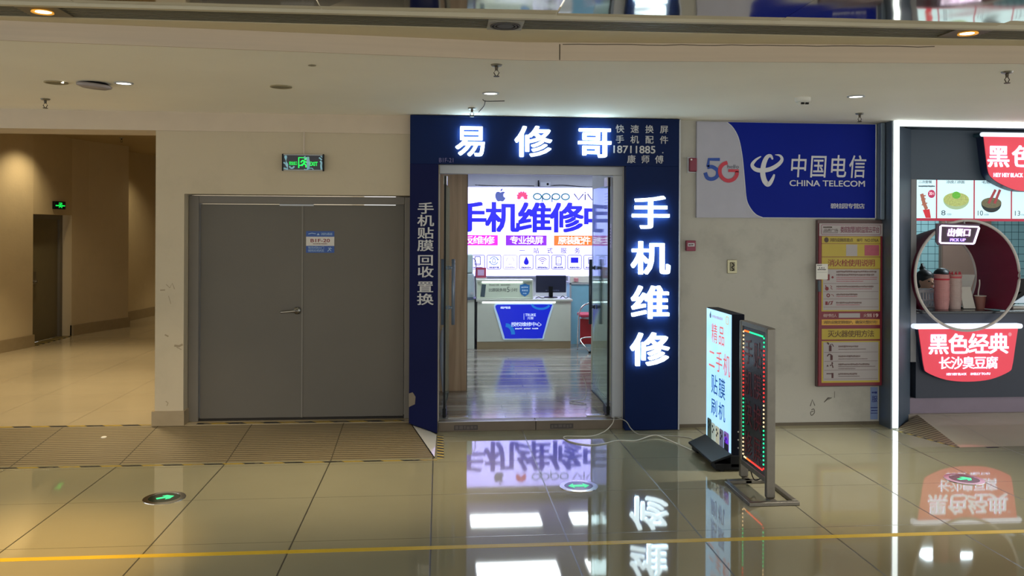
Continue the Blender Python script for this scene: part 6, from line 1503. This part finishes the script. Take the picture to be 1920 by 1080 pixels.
def seated_person(label, x, y, zf, hair_style, shirt_c, turn):
    """sitting on a stool, facing the counter (-Y), head bowed over the hands"""
    p = thing('person', label, 'person', (x, y, zf))
    def W(a, f, u): # a: side, f: forward (towards -Y), u: up from the floor
        ca, sa = math.cos(turn), math.sin(turn)
        return (x+a*ca+f*sa, y+a*sa-f*ca, zf+u)
    b = nb()
    limb(b, [W(0, 0.0, 0.50), W(0, 0.02, 0.64), W(0, 0.06, 0.82), W(0, 0.09, 0.96), W(0, 0.12, 1.02)], [0.135, 0.125, 0.15, 0.12, 0.06], 16)
    limb(b, [W(0, 0.10, 1.0), W(0, 0.15, 1.08)], [0.055, 0.052])
    ball(b, W(0, 0.175, 1.155), 0.088, (0.90, 1.05, 1.15)); ball(b, W(0, 0.22, 1.105), 0.055, (0.95, 0.9, 1.0))
    ball(b, W(0, 0.285, 1.125), 0.015, (0.9, 1.1, 1.2))                # nose
    for s in (-1, 1):
        ball(b, W(s*0.082, 0.175, 1.14), 0.018, (0.5, 1, 1.5))          # ears
        limb(b, [W(s*0.15, 0.08, 0.95), W(s*0.21, 0.10, 0.82), W(s*0.22, 0.14, 0.70)], [0.058, 0.048, 0.042])
        limb(b, [W(s*0.22, 0.14, 0.70), W(s*0.16, 0.28, 0.68), W(s*0.10, 0.38, 0.69)], [0.042, 0.036, 0.026])
        ball(b, W(s*0.085, 0.43, 0.69), 0.042, (0.85, 1.2, 0.5))
        for q in range(4):
            aa = s*(0.118-0.022*q)
            limb(b, [W(aa, 0.45, 0.69), W(aa*0.96, 0.49+0.008*math.sin(q*1.2), 0.685), W(aa*0.92, 0.515+0.012*math.sin(q*1.1), 0.665)], [0.010, 0.009, 0.008], 8)
        limb(b, [W(s*0.050, 0.42, 0.695), W(s*0.035, 0.45, 0.70), W(s*0.03, 0.475, 0.695)], [0.011, 0.010, 0.009], 8)
        limb(b, [W(s*0.09, 0.0, 0.50), W(s*0.12, 0.22, 0.52), W(s*0.13, 0.42, 0.50)], [0.10, 0.085, 0.062])
        limb(b, [W(s*0.13, 0.42, 0.50), W(s*0.13, 0.41, 0.28), W(s*0.13, 0.40, 0.07)], [0.062, 0.055, 0.036])
        limb(b, [W(s*0.13, 0.36, 0.035), W(s*0.135, 0.48, 0.035), W(s*0.14, 0.60, 0.03)], [0.034, 0.036, 0.028])
    body = obj('body', b, mat('skin', (196, 150, 124), 0.55, var=0.05), p); remeshed(body, 0.011)
    b = nb()
    limb(b, [W(0, 0.0, 0.48), W(0, 0.02, 0.64), W(0, 0.06, 0.82), W(0, 0.085, 0.945), W(0, 0.105, 0.99)], [0.155, 0.145, 0.168, 0.14, 0.085], 16)
    for s in (-1, 1):
        limb(b, [W(s*0.14, 0.08, 0.945), W(s*0.21, 0.10, 0.82), W(s*0.222, 0.14, 0.71)], [0.072, 0.064, 0.058])
        limb(b, [W(s*0.222, 0.14, 0.71), W(s*0.17, 0.26, 0.682)], [0.058, 0.050])
    sh = obj('shirt', b, mat('shirt_cloth', shirt_c, 0.8, var=0.08), p); remeshed(sh, 0.012)
    b = nb()
    for s in (-1, 1):
        limb(b, [W(s*0.085, -0.02, 0.50), W(s*0.12, 0.22, 0.52), W(s*0.13, 0.42, 0.50)], [0.118, 0.098, 0.074]); limb(b, [W(s*0.13, 0.42, 0.50), W(s*0.13, 0.41, 0.28), W(s*0.13, 0.40, 0.10)], [0.074, 0.068, 0.056])
    tr = obj('trousers', b, mat('trouser_cloth', (40, 42, 54), 0.8), p); remeshed(tr, 0.013)
    for s in (-1, 1):
        b = nb(); limb(b, [W(s*0.13, 0.35, 0.045), W(s*0.135, 0.48, 0.045), W(s*0.14, 0.61, 0.038)], [0.042, 0.043, 0.036]); obj('shoe', b, M['black'], p, smooth=True)
        b = nb(); ball(b, W(s*0.034, 0.258, 1.148), 0.011, (1.2, 0.6, 0.7), 10); obj('eye', b, M['black'], p, smooth=True)
    b = nb(); limb(b, [W(-0.022, 0.268, 1.083), W(0, 0.274, 1.080), W(0.022, 0.268, 1.083)], [0.005, 0.007, 0.005], 8); obj('mouth', b, mat('lips', (150, 84, 80), 0.5), p)
    b = nb(); ball(b, W(0, 0.155, 1.185), 0.100, (0.95, 1.08, 0.92), 20); ball(b, W(0, 0.115, 1.13), 0.082, (1.0, 0.9, 1.1), 16)
    if hair_style == 'bun': ball(b, W(0.02, 0.10, 1.285), 0.035, (1, 1, 1), 12); limb(b, [W(0.02, 0.10, 1.28), W(0.03, 0.08, 1.33), W(0.07, 0.06, 1.335)], [0.02, 0.016, 0.006], 8)
    hr = obj('hair', b, mat('hair_black', (14, 12, 14), 0.45), p); remeshed(hr, 0.010)
def stool(label, x, y):
    s = thing('stool', label, 'stool', (x, y, 0.09))
    b = nb(); lathe(b, [(0.15, 0), (0.16, 0.015), (0.15, 0.03), (0, 0.032)], (x, y, 0.44), 24); obj('seat', b, M['greyw'], s)
    for i in range(4):
        a = PI/4+i*PI/2
        b = nb(); cyl(b, (x+0.15*math.cos(a), y+0.15*math.sin(a), 0.09), (x+0.10*math.cos(a), y+0.10*math.sin(a), 0.442), 0.014, n=10); obj('leg', b, M['greyw'], s)
stool('pale plastic stool under the short-haired person', 5.90, 2.10); stool('pale plastic stool under the person with tied hair', 5.46, 1.72)
seated_person('seated short-haired person behind the cup stacks, head bowed', 5.90, 2.10, 0.09, 'short', (46, 50, 62), 0.25)
seated_person('seated person with black hair tied up behind the slatted basket', 5.46, 1.72, 0.09, 'bun', (30, 32, 40), 0.2)
